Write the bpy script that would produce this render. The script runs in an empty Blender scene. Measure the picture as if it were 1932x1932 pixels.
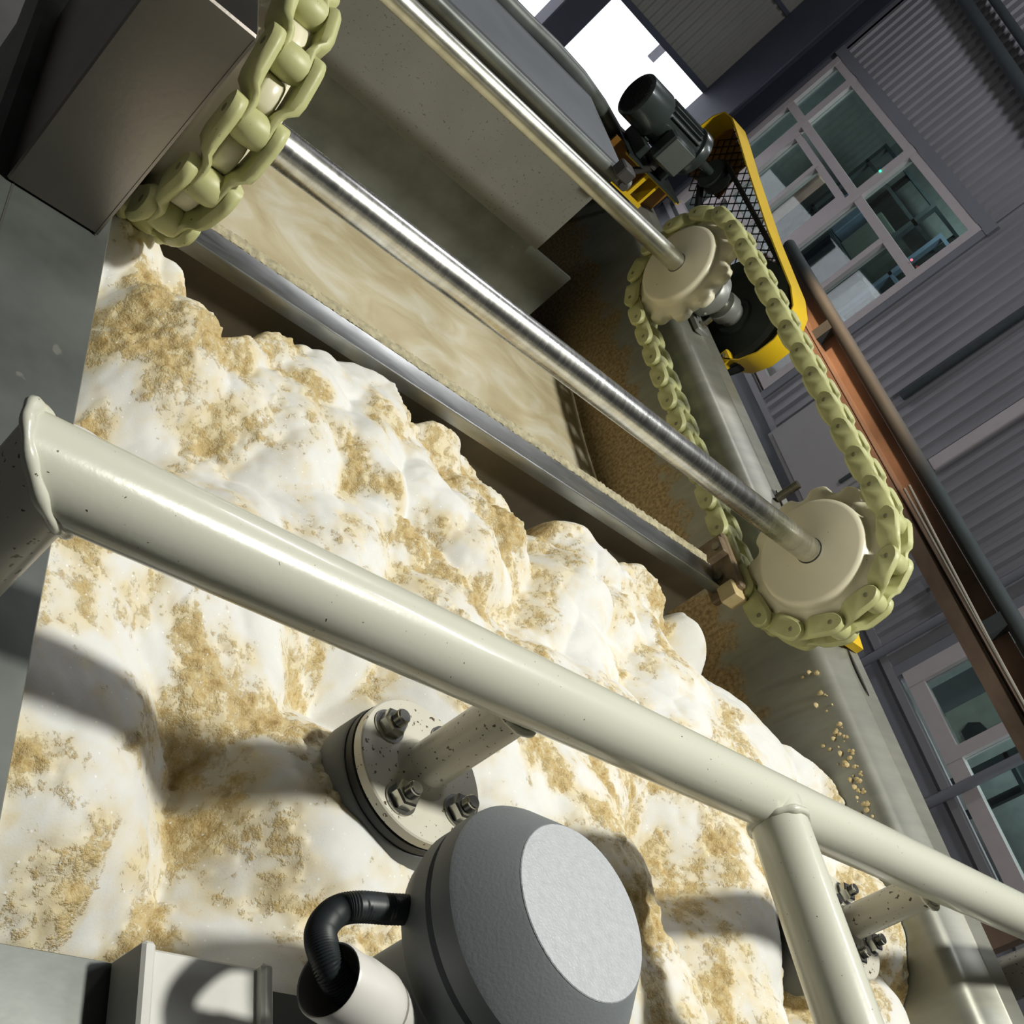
import bpy, math, random
import numpy as np
from mathutils import Vector, Matrix

random.seed(7)
rng = np.random.default_rng(7)
scn = bpy.context.scene
COL = scn.collection
ZO = 2.4            # camera height above the hall floor; all z below are written relative to the camera

# ------------------------------------------------------------------ camera
cam_d = bpy.data.cameras.new('camera'); cam = bpy.data.objects.new('camera', cam_d); COL.objects.link(cam)
cam_d.sensor_width = 36; cam_d.sensor_fit = 'HORIZONTAL'; cam_d.lens = 36 * 2001.7 / 1932
cam_d.clip_start = 0.02; cam_d.clip_end = 200
_r = Vector((0.68317, -0.15365, 0.71391)); _u = Vector((-0.41429, 0.72352, 0.55216)); _f = Vector((0.60137, 0.67299, -0.43063))
cam.matrix_world = Matrix(((_r.x, _u.x, -_f.x, 0), (_r.y, _u.y, -_f.y, 0), (_r.z, _u.z, -_f.z, ZO), (0, 0, 0, 1)))
scn.camera = cam

# ------------------------------------------------------------------ world, tank lamp, added fills, exposure
wd = bpy.data.worlds.new('world'); scn.world = wd; wd.use_nodes = True
wd.node_tree.nodes['Background'].inputs['Color'].default_value = (0.93, 0.95, 1.0, 1)
wd.node_tree.nodes['Background'].inputs['Strength'].default_value = 3.2

def area(name, loc, target, size, watt, color, sy=None):
    l = bpy.data.lights.new(name, 'AREA'); l.energy = watt; l.color = color
    l.shape = 'RECTANGLE' if sy else 'DISK'; l.size = size
    if sy: l.size_y = sy
    o = bpy.data.objects.new(name, l); COL.objects.link(o)
    o.location = (loc[0], loc[1], loc[2] + ZO)
    d = Vector((target[0] - loc[0], target[1] - loc[1], target[2] - loc[2]))
    o.rotation_euler = d.to_track_quat('-Z', 'Y').to_euler()
    return o
area('tank_lamp', (1.52, 0.48, 2.20), (1.0, 0.85, -0.7), 0.26, 94, (1.0, 0.985, 0.90))
area('hall_fill_far', (3.6, 5.6, 3.7), (4.6, 6.0, -2), 1.2, 75, (0.95, 0.95, 1.0), 0.3)  # fill added overhead to lift the far wall, no fixture there
area('hall_fill_near', (3.6, 1.6, 3.7), (4.8, 2.4, -2), 1.2, 45, (0.93, 0.95, 1.0), 0.3)  # unseen fill added for the nearer stretch of wall
sl = bpy.data.lights.new('walkway_warm_fill', 'SPOT'); sl.energy = 520; sl.color = (1.0, 0.60, 0.34); sl.spot_size = math.radians(24); sl.spot_blend = 0.7; sl.shadow_soft_size = 0.06
so = bpy.data.objects.new('walkway_warm_fill', sl); COL.objects.link(so); so.location = (1.9, 4.3, 0.75 + ZO); so.rotation_euler = Vector((1.05, -1.45, -1.30)).to_track_quat('-Z', 'Y').to_euler()  # warm spot added to brighten the walkway channel

scn.view_settings.view_transform = 'Standard'; scn.view_settings.look = 'None'
scn.view_settings.exposure = 0.0; scn.view_settings.gamma = 1.0
scn.view_settings.use_curve_mapping = False

# ------------------------------------------------------------------ materials
def new_mat(name):
    m = bpy.data.materials.new(name); m.use_nodes = True
    return m, m.node_tree, m.node_tree.nodes['Principled BSDF']
def N(t, kind, **kw):
    n = t.nodes.new(kind)
    for k, v in kw.items():
        if k in n.inputs: n.inputs[k].default_value = v
        else: setattr(n, k, v)
    return n
def coords(t, scale=(1, 1, 1)):
    g = N(t, 'ShaderNodeNewGeometry'); mp = N(t, 'ShaderNodeMapping')
    mp.inputs['Scale'].default_value = scale
    t.links.new(g.outputs['Position'], mp.inputs['Vector'])
    return mp.outputs['Vector']
def ramp(t, fac, stops):
    r = N(t, 'ShaderNodeValToRGB'); e = r.color_ramp.elements
    while len(e) < len(stops): e.new(0.5)
    for i, (p, c) in enumerate(stops):
        e[i].position = p; e[i].color = (*c, 1) if len(c) == 3 else c
    t.links.new(fac, r.inputs['Fac']); return r
def noise(t, vec, scale, detail=4, rough=0.55):
    n = N(t, 'ShaderNodeTexNoise'); n.inputs['Scale'].default_value = scale
    n.inputs['Detail'].default_value = detail; n.inputs['Roughness'].default_value = rough
    t.links.new(vec, n.inputs['Vector']); return n.outputs['Fac']
def bump(t, b, h, strength, dist):
    n = N(t, 'ShaderNodeBump'); n.inputs['Strength'].default_value = strength; n.inputs['Distance'].default_value = dist
    t.links.new(h, n.inputs['Height']); t.links.new(n.outputs['Normal'], b.inputs['Normal'])

def mat(name, col, rough=0.5, metal=0.0, var=0.12, scale=12, stretch=(1, 1, 1), bmp=0.0, bscale=60, coat=0.0, rvar=0.0, specks=None, sss=0.0):
    """painted / metal surface: two-tone noise, optional grain relief, optional dark specks"""
    m, t, b = new_mat(name)
    v = coords(t, stretch)
    f = noise(t, v, scale, 5)
    lo = tuple(max(0, c * (1 - var)) for c in col); hi = tuple(min(1, c * (1 + var)) for c in col)
    r = ramp(t, f, [(0.3, lo), (0.7, hi)])
    out = r.outputs['Color']
    if specks:
        sv = coords(t); sf = noise(t, sv, specks[0], 2, 0.5)
        sr = ramp(t, sf, [(specks[1], (0, 0, 0)), (specks[1] + 0.03, (1, 1, 1))])
        mx = N(t, 'ShaderNodeMix', data_type='RGBA'); t.links.new(sr.outputs['Color'], mx.inputs[0])
        t.links.new(out, mx.inputs[6]); mx.inputs[7].default_value = (*specks[2], 1); out = mx.outputs[2]
    t.links.new(out, b.inputs['Base Color'])
    b.inputs['Roughness'].default_value = rough; b.inputs['Metallic'].default_value = metal
    b.inputs['Coat Weight'].default_value = coat; b.inputs['Coat Roughness'].default_value = 0.08
    if sss:
        b.inputs['Subsurface Weight'].default_value = sss; b.inputs['Subsurface Radius'].default_value = (0.012, 0.010, 0.006)
        b.inputs['Subsurface Scale'].default_value = 1.0
    if rvar:
        rf = noise(t, coords(t, stretch), scale * 2.3, 3)
        mr = N(t, 'ShaderNodeMapRange'); mr.inputs[3].default_value = max(0.03, rough - rvar); mr.inputs[4].default_value = rough + rvar
        t.links.new(rf, mr.inputs[0]); t.links.new(mr.outputs[0], b.inputs['Roughness'])
    if bmp:
        bump(t, b, noise(t, coords(t), bscale, 3), bmp, 0.002)
    return m

M = {}
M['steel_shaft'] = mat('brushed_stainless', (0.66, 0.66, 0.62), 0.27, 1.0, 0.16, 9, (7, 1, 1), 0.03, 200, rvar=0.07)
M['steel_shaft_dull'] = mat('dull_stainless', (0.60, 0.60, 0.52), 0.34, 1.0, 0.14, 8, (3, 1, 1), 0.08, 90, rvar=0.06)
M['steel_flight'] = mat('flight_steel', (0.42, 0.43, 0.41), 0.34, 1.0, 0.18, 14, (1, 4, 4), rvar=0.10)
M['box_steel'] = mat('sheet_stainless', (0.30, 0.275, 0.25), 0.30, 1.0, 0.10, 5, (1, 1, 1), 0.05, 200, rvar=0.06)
M['cream'] = mat('cream_paint', (0.66, 0.665, 0.565), 0.26, 0.0, 0.03, 4, bmp=0.06, bscale=150, coat=0.35, specks=(230, 0.735, (0.10, 0.07, 0.04)))
M['cream_dirty'] = mat('cream_paint_chipped', (0.62, 0.60, 0.51), 0.35, 0.0, 0.06, 10, coat=0.2, specks=(170, 0.655, (0.09, 0.06, 0.035)))
M['nylon'] = mat('cast_nylon', (0.80, 0.755, 0.575), 0.30, 0.0, 0.04, 9, specks=(120, 0.76, (0.10, 0.08, 0.04)))
M['chain'] = mat('chain_plastic', (0.50, 0.51, 0.245), 0.45, 0.0, 0.09, 16, bmp=0.1, bscale=120, specks=(260, 0.735, (0.05, 0.06, 0.03)))
M['pin'] = mat('pin_plastic', (0.20, 0.20, 0.11), 0.5)
M['bolt'] = mat('zinc_bolt', (0.50, 0.50, 0.46), 0.25, 1.0, 0.15, 60)
M['bolt_dark'] = mat('dark_bolt', (0.16, 0.15, 0.12), 0.35, 0.9, 0.3, 60)
M['rubber'] = mat('black_rubber', (0.018, 0.020, 0.020), 0.6, var=0.3)
M['grey_pipe'] = mat('grey_pvc', (0.115, 0.125, 0.125), 0.55, var=0.12)
M['sensor'] = mat('grey_plastic', (0.215, 0.235, 0.25), 0.55, var=0.04, scale=30, bmp=0.12, bscale=420)
M['sensor_lid'] = mat('lid_plastic', (0.47, 0.49, 0.52), 0.42, var=0.08, scale=160, bmp=0.35, bscale=500)
M['white_pvc'] = mat('white_pvc', (0.72, 0.70, 0.66), 0.35, var=0.03, coat=0.2)
M['bracket'] = mat('pale_bracket', (0.62, 0.62, 0.58), 0.5, var=0.08, scale=25)
M['yellow'] = mat('yellow_paint', (0.80, 0.53, 0.015), 0.38, var=0.05, coat=0.2)
M['yellow_dark'] = mat('ochre_paint', (0.25, 0.115, 0.016), 0.5, var=0.12)
M['motor'] = mat('motor_green', (0.040, 0.052, 0.050), 0.30, 0.2, 0.15, coat=0.4)
M['motor_plate'] = mat('motor_box_grey', (0.10, 0.115, 0.105), 0.4, var=0.08)
M['pulley'] = mat('pulley_green', (0.030, 0.040, 0.036), 0.5, var=0.2)
M['bearing'] = mat('bearing_grey', (0.28, 0.29, 0.27), 0.4, 0.4, 0.1)
M['mesh'] = mat('expanded_steel', (0.035, 0.032, 0.03), 0.5, 0.5, 0.2)
M['bracket_brown'] = mat('stained_nylon', (0.20, 0.145, 0.085), 0.6, var=0.25, scale=40, bmp=0.3, bscale=90)
M['blade'] = mat('stained_blade', (0.15, 0.125, 0.085), 0.7, var=0.25, scale=9, bmp=0.1, bscale=40)
M['wear_block'] = mat('tan_block', (0.60, 0.48, 0.25), 0.6, var=0.10, scale=30)
M['conduit'] = mat('conduit_black', (0.020, 0.027, 0.030), 0.45)
M['cable'] = mat('dark_sheath', (0.055, 0.052, 0.05), 0.55)
M['rust_glow_rail'] = mat('rust_glow_channel', (0.22, 0.155, 0.115), 0.5, 0.2, 0.45, 5, (1, 0.5, 1))  # rust brown, with warm reflections painted in as noise patches
M['dark_pipe'] = mat('dark_pipe_paint', (0.045, 0.058, 0.062), 0.75)
M['rope'] = mat('pale_cord', (0.34, 0.31, 0.26), 0.8)
M['clad'] = mat('blue_grey_cladding', (0.30, 0.295, 0.315), 0.45, 0.25, 0.10, 1.4)
M['dado'] = mat('blue_grey_dado', (0.20, 0.205, 0.235), 0.6, var=0.08, scale=2)
M['column'] = mat('column_paint', (0.055, 0.060, 0.085), 0.55, var=0.1, scale=3)
M['win_frame'] = mat('window_aluminium', (0.52, 0.47, 0.475), 0.45, var=0.04)
M['back_clad'] = mat('warm_grey_cladding', (0.25, 0.245, 0.22), 0.5, 0.1, 0.08, 1.5)
M['floor'] = mat('concrete_floor', (0.20, 0.195, 0.185), 0.6, var=0.2, scale=2.2)
M['plain_wall'] = mat('plain_wall', (0.30, 0.30, 0.31), 0.8)
M['cabinet'] = mat('cabinet_grey', (0.40, 0.385, 0.38), 0.5, var=0.02)
M['room_wall'] = mat('office_wall', (0.30, 0.33, 0.33), 0.8)
M['room_dark'] = mat('dark_equipment', (0.035, 0.045, 0.05), 0.5, var=0.3)
M['orange_box'] = mat('orange_carton', (0.55, 0.27, 0.09), 0.7)
M['brown_box'] = mat('brown_carton', (0.26, 0.15, 0.10), 0.8)
M['blue_bench'] = mat('blue_bench', (0.10, 0.14, 0.21), 0.6)
M['teal'] = mat('pale_teal', (0.24, 0.34, 0.32), 0.6)
M['pink_sheet'] = mat('pink_sheet', (0.42, 0.26, 0.22), 0.7)
M['paper'] = mat('pale_paper', (0.56, 0.55, 0.52), 0.8)
M['outside_white'] = mat('outside_white', (0.86, 0.86, 0.88), 0.7, var=0.02)
M['outside_grey'] = mat('outside_grey', (0.25, 0.25, 0.28), 0.7)
M['outside_dark'] = mat('outside_dark', (0.05, 0.05, 0.06), 0.7)
M['groove'] = mat('dark_groove', (0.05, 0.05, 0.045), 0.8)

def glow(name, col, s):
    m, t, b = new_mat(name); b.inputs['Base Color'].default_value = (*col, 1)
    b.inputs['Emission Color'].default_value = (*col, 1); b.inputs['Emission Strength'].default_value = s; return m
M['lamp_white'] = glow('tube_light', (0.9, 1.0, 0.97), 1.6)
M['led_green'] = glow('green_led', (0.05, 1.0, 0.45), 2.0)
M['led_red'] = glow('red_led', (1.0, 0.12, 0.16), 2.0)

def glass():
    m = bpy.data.materials.new('window_glass'); m.use_nodes = True; t = m.node_tree; t.nodes.clear()
    o = N(t, 'ShaderNodeOutputMaterial'); mx = N(t, 'ShaderNodeMixShader'); tr = N(t, 'ShaderNodeBsdfTransparent'); gl = N(t, 'ShaderNodeBsdfGlossy')
    tr.inputs['Color'].default_value = (0.80, 0.88, 0.86, 1); gl.inputs['Roughness'].default_value = 0.03
    lw = N(t, 'ShaderNodeLayerWeight'); lw.inputs['Blend'].default_value = 0.25
    fr = N(t, 'ShaderNodeMapRange'); fr.inputs[3].default_value = 0.05; fr.inputs[4].default_value = 0.20
    t.links.new(lw.outputs['Facing'], fr.inputs[0]); t.links.new(fr.outputs[0], mx.inputs[0]); t.links.new(tr.outputs[0], mx.inputs[1]); t.links.new(gl.outputs[0], mx.inputs[2]); t.links.new(mx.outputs[0], o.inputs[0])
    return m
M['glass'] = glass()

def tank_mat():
    """galvanised grey plate: soft mottling, water streaks, and a tan tide mark left by the scum on the lower wall"""
    m, t, b = new_mat('galvanised_tank'); v = coords(t)
    f1 = noise(t, v, 5, 5, 0.6); base = ramp(t, f1, [(0.3, (0.225, 0.23, 0.20)), (0.7, (0.325, 0.325, 0.28))])
    st = noise(t, coords(t, (1, 7, 1.2)), 6, 4)
    sr = ramp(t, st, [(0.40, (0.91, 0.91, 0.91)), (0.64, (1.03, 1.03, 1.0))])
    mu = N(t, 'ShaderNodeMix', data_type='RGBA', blend_type='MULTIPLY'); mu.inputs[0].default_value = 1
    t.links.new(base.outputs['Color'], mu.inputs[6]); t.links.new(sr.outputs['Color'], mu.inputs[7])
    g = N(t, 'ShaderNodeNewGeometry'); sx = N(t, 'ShaderNodeSeparateXYZ'); t.links.new(g.outputs['Position'], sx.inputs[0])
    nz = noise(t, coords(t, (1, 1, 1)), 16, 5, 0.6)
    ad = N(t, 'ShaderNodeMath', operation='MULTIPLY_ADD'); ad.inputs[1].default_value = 0.22
    t.links.new(nz, ad.inputs[0]); t.links.new(sx.outputs['Z'], ad.inputs[2])
    mr = N(t, 'ShaderNodeMapRange'); mr.inputs[1].default_value = ZO - 0.63; mr.inputs[2].default_value = ZO - 0.67
    t.links.new(ad.outputs[0], mr.inputs[0])
    sp = noise(t, v, 110, 3); tan = ramp(t, sp, [(0.35, (0.20, 0.135, 0.06)), (0.65, (0.40, 0.30, 0.16))])
    mx = N(t, 'ShaderNodeMix', data_type='RGBA'); t.links.new(mr.outputs[0], mx.inputs[0])
    t.links.new(mu.outputs[2], mx.inputs[6]); t.links.new(tan.outputs['Color'], mx.inputs[7])
    t.links.new(mx.outputs[2], b.inputs['Base Color'])
    b.inputs['Metallic'].default_value = 0.45; b.inputs['Roughness'].default_value = 0.42
    bump(t, b, noise(t, v, 60, 3), 0.05, 0.002)
    return m
M['tank'] = tank_mat()
M['tank_plate'] = mat('galvanised_plate', (0.145, 0.158, 0.146), 0.42, 0.45, 0.28, 9, (1, 1, 1), 0.05, 60, specks=(38, 0.74, (0.22, 0.22, 0.20)))
M['cover_daylit'] = mat('daylit_blue_cover', (0.17, 0.185, 0.205), 0.5, 0.1, 0.10, 5)  # bluish cast of daylight put into the cover's base colour
M['baffle'] = mat('speckled_plate', (0.19, 0.19, 0.168), 0.6, 0.1, 0.10, 5, bmp=0.1, bscale=90, specks=(150, 0.665, (0.10, 0.10, 0.085)))

def foam_mat():
    m, t, b = new_mat('scum_foam'); v = coords(t)
    at = N(t, 'ShaderNodeAttribute', attribute_name='tan')
    def mth(op, a, b_=None, c_=None):
        n = N(t, 'ShaderNodeMath', operation=op)
        for k, q_ in enumerate((a, b_, c_)):
            if q_ is None: continue
            if isinstance(q_, (int, float)): n.inputs[k].default_value = q_
            else: t.links.new(q_, n.inputs[k])
        return n.outputs[0]
    def sstep(x, a, b_):
        n = N(t, 'ShaderNodeMapRange', interpolation_type='SMOOTHSTEP'); n.inputs[1].default_value = a; n.inputs[2].default_value = b_; t.links.new(x, n.inputs[0]); return n.outputs[0]
    def mixc(f, a, b_):
        n = N(t, 'ShaderNodeMix', data_type='RGBA'); t.links.new(f, n.inputs[0])
        for k, q_ in ((6, a), (7, b_)):
            if isinstance(q_, tuple): n.inputs[k].default_value = (*q_, 1)
            else: t.links.new(q_, n.inputs[k])
        return n.outputs[2]
    tanv = at.outputs['Fac']
    nb = noise(t, v, 22, 4, 0.55); nc = noise(t, v, 75, 5, 0.68); nf = noise(t, v, 420, 3, 0.65); nm = noise(t, v, 170, 3, 0.6)
    wash = sstep(mth('MULTIPLY_ADD', nb, 1.1, mth('MULTIPLY', tanv, 0.50)), 0.12, 0.98)
    cv = mth('MULTIPLY_ADD', tanv, 0.34, mth('MULTIPLY_ADD', nm, 0.55, mth('MULTIPLY_ADD', nf, 0.30, mth('MULTIPLY', nc, 1.25))))
    crumb = sstep(cv, 1.12, 1.34)
    deep = sstep(cv, 1.28, 1.56)
    col = mixc(wash, (0.775, 0.775, 0.75), (0.74, 0.635, 0.40))
    col = mixc(mth('MULTIPLY', crumb, 0.85), col, mixc(deep, (0.66, 0.51, 0.25), (0.42, 0.28, 0.09)))
    vo = N(t, 'ShaderNodeTexVoronoi'); vo.inputs['Scale'].default_value = 190; t.links.new(v, vo.inputs['Vector'])
    sc_ = N(t, 'ShaderNodeSeparateColor'); t.links.new(vo.outputs['Color'], sc_.inputs[0])
    glint = mth('MULTIPLY', sstep(mth('SUBTRACT', 0.22, vo.outputs['Distance']), 0.0, 0.08), sstep(sc_.outputs[0], 0.86, 0.90))
    col = mixc(mth('MULTIPLY', glint, 0.8), col, (0.97, 0.97, 0.95))  # bubble highlights painted into the foam colour as white dots
    t.links.new(col, b.inputs['Base Color'])
    b.inputs['Roughness'].default_value = 0.62; b.inputs['Specular IOR Level'].default_value = 0.3
    b.inputs['Subsurface Weight'].default_value = 0.4; b.inputs['Subsurface Radius'].default_value = (0.02, 0.016, 0.010); b.inputs['Subsurface Scale'].default_value = 0.7
    h = mth('MULTIPLY_ADD', crumb, mth('MULTIPLY_ADD', nf, 0.9, mth('MULTIPLY_ADD', nm, 0.8, 0.1)), mth('MULTIPLY', nf, 0.08))
    bump(t, b, h, 0.6, 0.004)
    return m
M['foam'] = foam_mat()
def film_mat():
    m, t, b = new_mat('thin_scum_film'); v = coords(t, (1, 1.6, 1))
    n0 = N(t, 'ShaderNodeTexNoise'); n0.inputs['Scale'].default_value = 5; n0.inputs['Detail'].default_value = 6; n0.inputs['Distortion'].default_value = 1.4
    t.links.new(v, n0.inputs['Vector'])
    r = ramp(t, n0.outputs['Fac'], [(0.25, (0.50, 0.40, 0.22)), (0.5, (0.66, 0.58, 0.38)), (0.72, (0.78, 0.74, 0.60))])
    t.links.new(r.outputs['Color'], b.inputs['Base Color']); b.inputs['Roughness'].default_value = 0.45
    bump(t, b, noise(t, v, 25, 3), 0.2, 0.004)
    return m
M['film'] = film_mat()

# ------------------------------------------------------------------ mesh helpers
class MB:
    def __init__(s): s.v = []; s.f = []
    def add(s, vs, fs):
        o = len(s.v); s.v += [tuple(map(float, p)) for p in vs]; s.f += [tuple(i + o for i in f) for f in fs]; return s
    def box(s, a, b, bev=0.0):
        x0, y0, z0 = a; x1, y1, z1 = b
        if bev <= 0:
            vs = [(x, y, z) for x in (x0, x1) for y in (y0, y1) for z in (z0, z1)]
            return s.add(vs, [(0, 1, 3, 2), (4, 6, 7, 5), (0, 4, 5, 1), (2, 3, 7, 6), (0, 2, 6, 4), (1, 5, 7, 3)])
        e = bev; vs = []; fs = []
        for z, k in ((z0, e), (z0 + e, 0), (z1 - e, 0), (z1, e)):
            xa, xb, ya, yb = x0 + k, x1 - k, y0 + k, y1 - k
            c = e if k == 0 else e * 0.4
            vs += [(xa + c, ya, z), (xb - c, ya, z), (xb, ya + c, z), (xb, yb - c, z), (xb - c, yb, z), (xa + c, yb, z), (xa, yb - c, z), (xa, ya + c, z)]
        for L in range(3):
            for i in range(8): j = (i + 1) % 8; fs.append((L * 8 + i, L * 8 + j, L * 8 + 8 + j, L * 8 + 8 + i))
        fs.append(tuple(reversed(range(8)))); fs.append(tuple(range(24, 32)))
        return s.add(vs, fs)
    def rings(s, rs, caps=True, closed=False):
        n = len(rs[0]); vs = [p for r in rs for p in r]; fs = []
        m = len(rs)
        for k in range(m if closed else m - 1):
            a = k * n; b = ((k + 1) % m) * n
            for i in range(n): j = (i + 1) % n; fs.append((a + i, a + j, b + j, b + i))
        if caps and not closed: fs.append(tuple(reversed(range(n)))); fs.append(tuple(range((m - 1) * n, m * n)))
        return s.add(vs, fs)
    def tube(s, pts, r, n=24, caps=True, radii=None):
        P = [Vector(p) for p in pts]; rs = []; prev = None
        for i, p in enumerate(P):
            d = (P[min(i + 1, len(P) - 1)] - P[max(i - 1, 0)]).normalized()
            if prev is None:
                a = Vector((0, 0, 1)) if abs(d.z) < 0.9 else Vector((1, 0, 0)); u = d.cross(a).normalized()
            else: u = (prev - d * prev.dot(d)).normalized()
            prev = u; w = d.cross(u); rr = radii[i] if radii else r
            rs.append([p + (u * math.cos(2 * math.pi * k / n) + w * math.sin(2 * math.pi * k / n)) * rr for k in range(n)])
        return s.rings(rs, caps)
    def lathe(s, prof, c, axis='z', n=40):
        """prof: list of (radius, height along axis); c centre"""
        rs = []
        for r, h in prof:
            ring = []
            for k in range(n):
                a = 2 * math.pi * k / n; ca, sa = math.cos(a) * r, math.sin(a) * r
                ring.append({'z': (c[0] + ca, c[1] + sa, c[2] + h), 'x': (c[0] + h, c[1] + ca, c[2] + sa), 'y': (c[0] + sa, c[1] + h, c[2] + ca)}[axis])
            rs.append(ring)
        return s.rings(rs, True)
    def prism(s, poly, axis, a, b):
        """poly in the two other axes (order xyz without axis), extruded from a to b"""
        def P(q, h):
            return {'x': (h, q[0], q[1]), 'y': (q[0], h, q[1]), 'z': (q[0], q[1], h)}[axis]
        return s.rings([[P(q, a) for q in poly], [P(q, b) for q in poly]], True)
    def strip(s, prof, axis, a, b, th=0.0):
        """open profile (two other axes) extruded along axis: a bent sheet; th gives it thickness"""
        Q = [Vector(q) for q in prof]; L = len(Q); off = []
        for i in range(L):
            d = (Q[min(i + 1, L - 1)] - Q[max(i - 1, 0)]).normalized(); off.append(Q[i] + Vector((-d.y, d.x)) * th)
        return s.prism([tuple(q) for q in Q] + [tuple(q) for q in reversed(off)], axis, a, b)
    def build(s, name, m, parent=None, smooth=40, label=None):
        me = bpy.data.meshes.new(name); me.from_pydata([(x, y, z + ZO) for x, y, z in s.v], [], s.f)
        me.update()
        import bmesh
        bm = bmesh.new(); bm.from_mesh(me); bmesh.ops.recalc_face_normals(bm, faces=bm.faces); bm.to_mesh(me); bm.free()
        if smooth:
            me.polygons.foreach_set('use_smooth', [True] * len(me.polygons)); me.set_sharp_from_angle(angle=math.radians(smooth))
        me.materials.append(M[m] if isinstance(m, str) else m)
        o = bpy.data.objects.new(name, me); COL.objects.link(o)
        if parent: attach(o, parent)
        if label: o['label'] = label
        return o
BASE = {}
def attach(o, parent):
    o.parent = parent; b = BASE.get(parent.name)
    if b: o.matrix_parent_inverse = Matrix.Translation(-Vector(b))
def thing(name, base, label, cat, group=None, kind=None):
    e = bpy.data.objects.new(name, None); COL.objects.link(e); e.empty_display_size = 0.05
    b = (base[0], base[1], base[2] + ZO); e.location = b; BASE[e.name] = b
    return tag(e, label, cat, group, kind)
def tag(o, label=None, cat=None, group=None, kind=None):
    if label: o['label'] = label
    if cat: o['category'] = cat
    if group: o['group'] = group
    if kind: o['kind'] = kind
    return o
def copy_part(src, parent, mat4):
    c = src.copy(); COL.objects.link(c); c.parent = parent; b = BASE.get(parent.name, (0, 0, 0))
    c.matrix_parent_inverse = Matrix.Identity(4)
    c.matrix_basis = Matrix.Translation(-Vector(b)) @ mat4 if b else mat4
    return c

# ================================================================== HALL (setting)
WX = 6.0; FZ = -ZO; CZ = 4.2
tag(MB().box((-4, -4, FZ - 0.1), (WX + 2.6, 9.8, FZ)).build('floor', 'floor', smooth=0), 'grey concrete hall floor', kind='structure')
tag(MB().box((-4, -4, CZ), (WX + 2.6, 9.8, CZ + 0.1)).build('ceiling', 'plain_wall', smooth=0), 'dim grey hall ceiling', kind='structure')
tag(MB().box((-4.1, -4, FZ), (-4, 9.8, CZ)).build('wall_left', 'plain_wall', smooth=0), 'plain grey hall wall', kind='structure')
tag(MB().box((-4, -4.1, FZ), (WX, -4, CZ)).build('wall_front', 'plain_wall', smooth=0), 'plain grey hall wall', kind='structure')

def corr(y0, y1, z0, z1, x, pitch=0.105, depth=0.022, axis='y'):
    """trapezoid ribbed sheet standing in the YZ plane (or XZ plane for axis x)"""
    pr = []; y = y0
    while y < y1 - 1e-6:
        for f, d in ((0, 0), (0.42, 0), (0.54, depth), (0.88, depth)):
            yy = min(y + f * pitch, y1); pr.append((yy, d))
        y += pitch
    pr.append((y1, 0)); vs = []; fs = []
    for yy, d in pr:
        for z in (z0, z1): vs.append((x - d, yy, z) if axis == 'y' else (yy, x - d, z))
    for i in range(len(pr) - 1): fs.append((2 * i, 2 * i + 2, 2 * i + 3, 2 * i + 1))
    return MB().add(vs, fs)

WT = 0.25; WB = -1.645            # window head and sill
wr = thing('wall_right', (WX, 3, FZ), 'ribbed blue-grey metal wall behind the tank with two windows', None, kind='structure')
def clad(y0, y1, z0, z1): corr(y0, y1, z0, z1, WX).build('cladding_panel', 'clad', wr, smooth=0)
clad(6.0, 8.85, WT + 0.085, CZ); clad(3.36, 5.96, -1.72, CZ); clad(-4, 0.6, -1.72, CZ); clad(0.6, 3.32, 0.0, CZ)
MB().box((WX - 0.002, -4, FZ), (WX + 0.1, 9.0, -1.72)).build('dado', 'dado', wr, smooth=0)
MB().box((WX - 0.035, -4, -1.735), (WX + 0.05, 9.0, -1.685)).build('base_rail', 'clad', wr, smooth=0)
MB().box((WX - 0.03, 5.93, -1.70), (WX + 0.08, 6.005, WT + 0.085)).build('window_trim', 'dado', wr, smooth=0)
MB().box((WX - 0.034, 5.925, WT - 0.005), (WX + 0.08, 8.9, WT + 0.09)).build('window_trim', 'dado', wr, smooth=0)
MB().box((WX + 0.0, 8.82, FZ), (WX + 0.1, 9.6, CZ)).build('corner_filler', 'dado', wr, smooth=0)
MB().box((WX + 0.006, -4, 0.29), (WX + 0.08, 9.6, CZ)).build('backing_sheet', 'dado', wr, smooth=0)
MB().box((WX + 0.006, 3.36, -1.72), (WX + 0.08, 5.95, CZ)).build('backing_sheet', 'dado', wr, smooth=0)
MB().box((WX - 0.03, 3.30, -1.70), (WX + 0.08, 3.37, CZ)).build('window_trim', 'dado', wr, smooth=0)

def bar(y0, y1, z0, z1):
    d = 0.0 if (y1 - y0) > (z1 - z0) else 0.004
    return MB().box((WX - 0.03 - d, y0, z0), (WX + 0.03 + d, y1, z1))
w1 = thing('window_1', (WX, 7.4, WB), 'large pale-framed window with many panes beside the dark column', None, kind='structure')
fw = 0.075
for a in [(6.0, 6.0 + fw, WB, WT), (8.75, 8.83, WB, WT), (6.0, 8.83, WT - fw, WT), (6.0, 8.83, WB, WB + fw), (6.0, 8.83, -0.335, -0.26), (7.12, 7.22, WB, WT), (8.37, 8.46, WB, WT), (6.52, 6.58, WB, -0.33), (7.78, 7.83, -1.4, -0.4), (7.22, 8.37, -0.43, -0.37), (7.22, 7.30, WB, -0.37), (8.30, 8.37, WB, -0.37), (6.0, 8.83, -1.20, -1.14)]:
    bar(*a).build('frame_bar', 'win_frame', w1, smooth=0)
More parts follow.
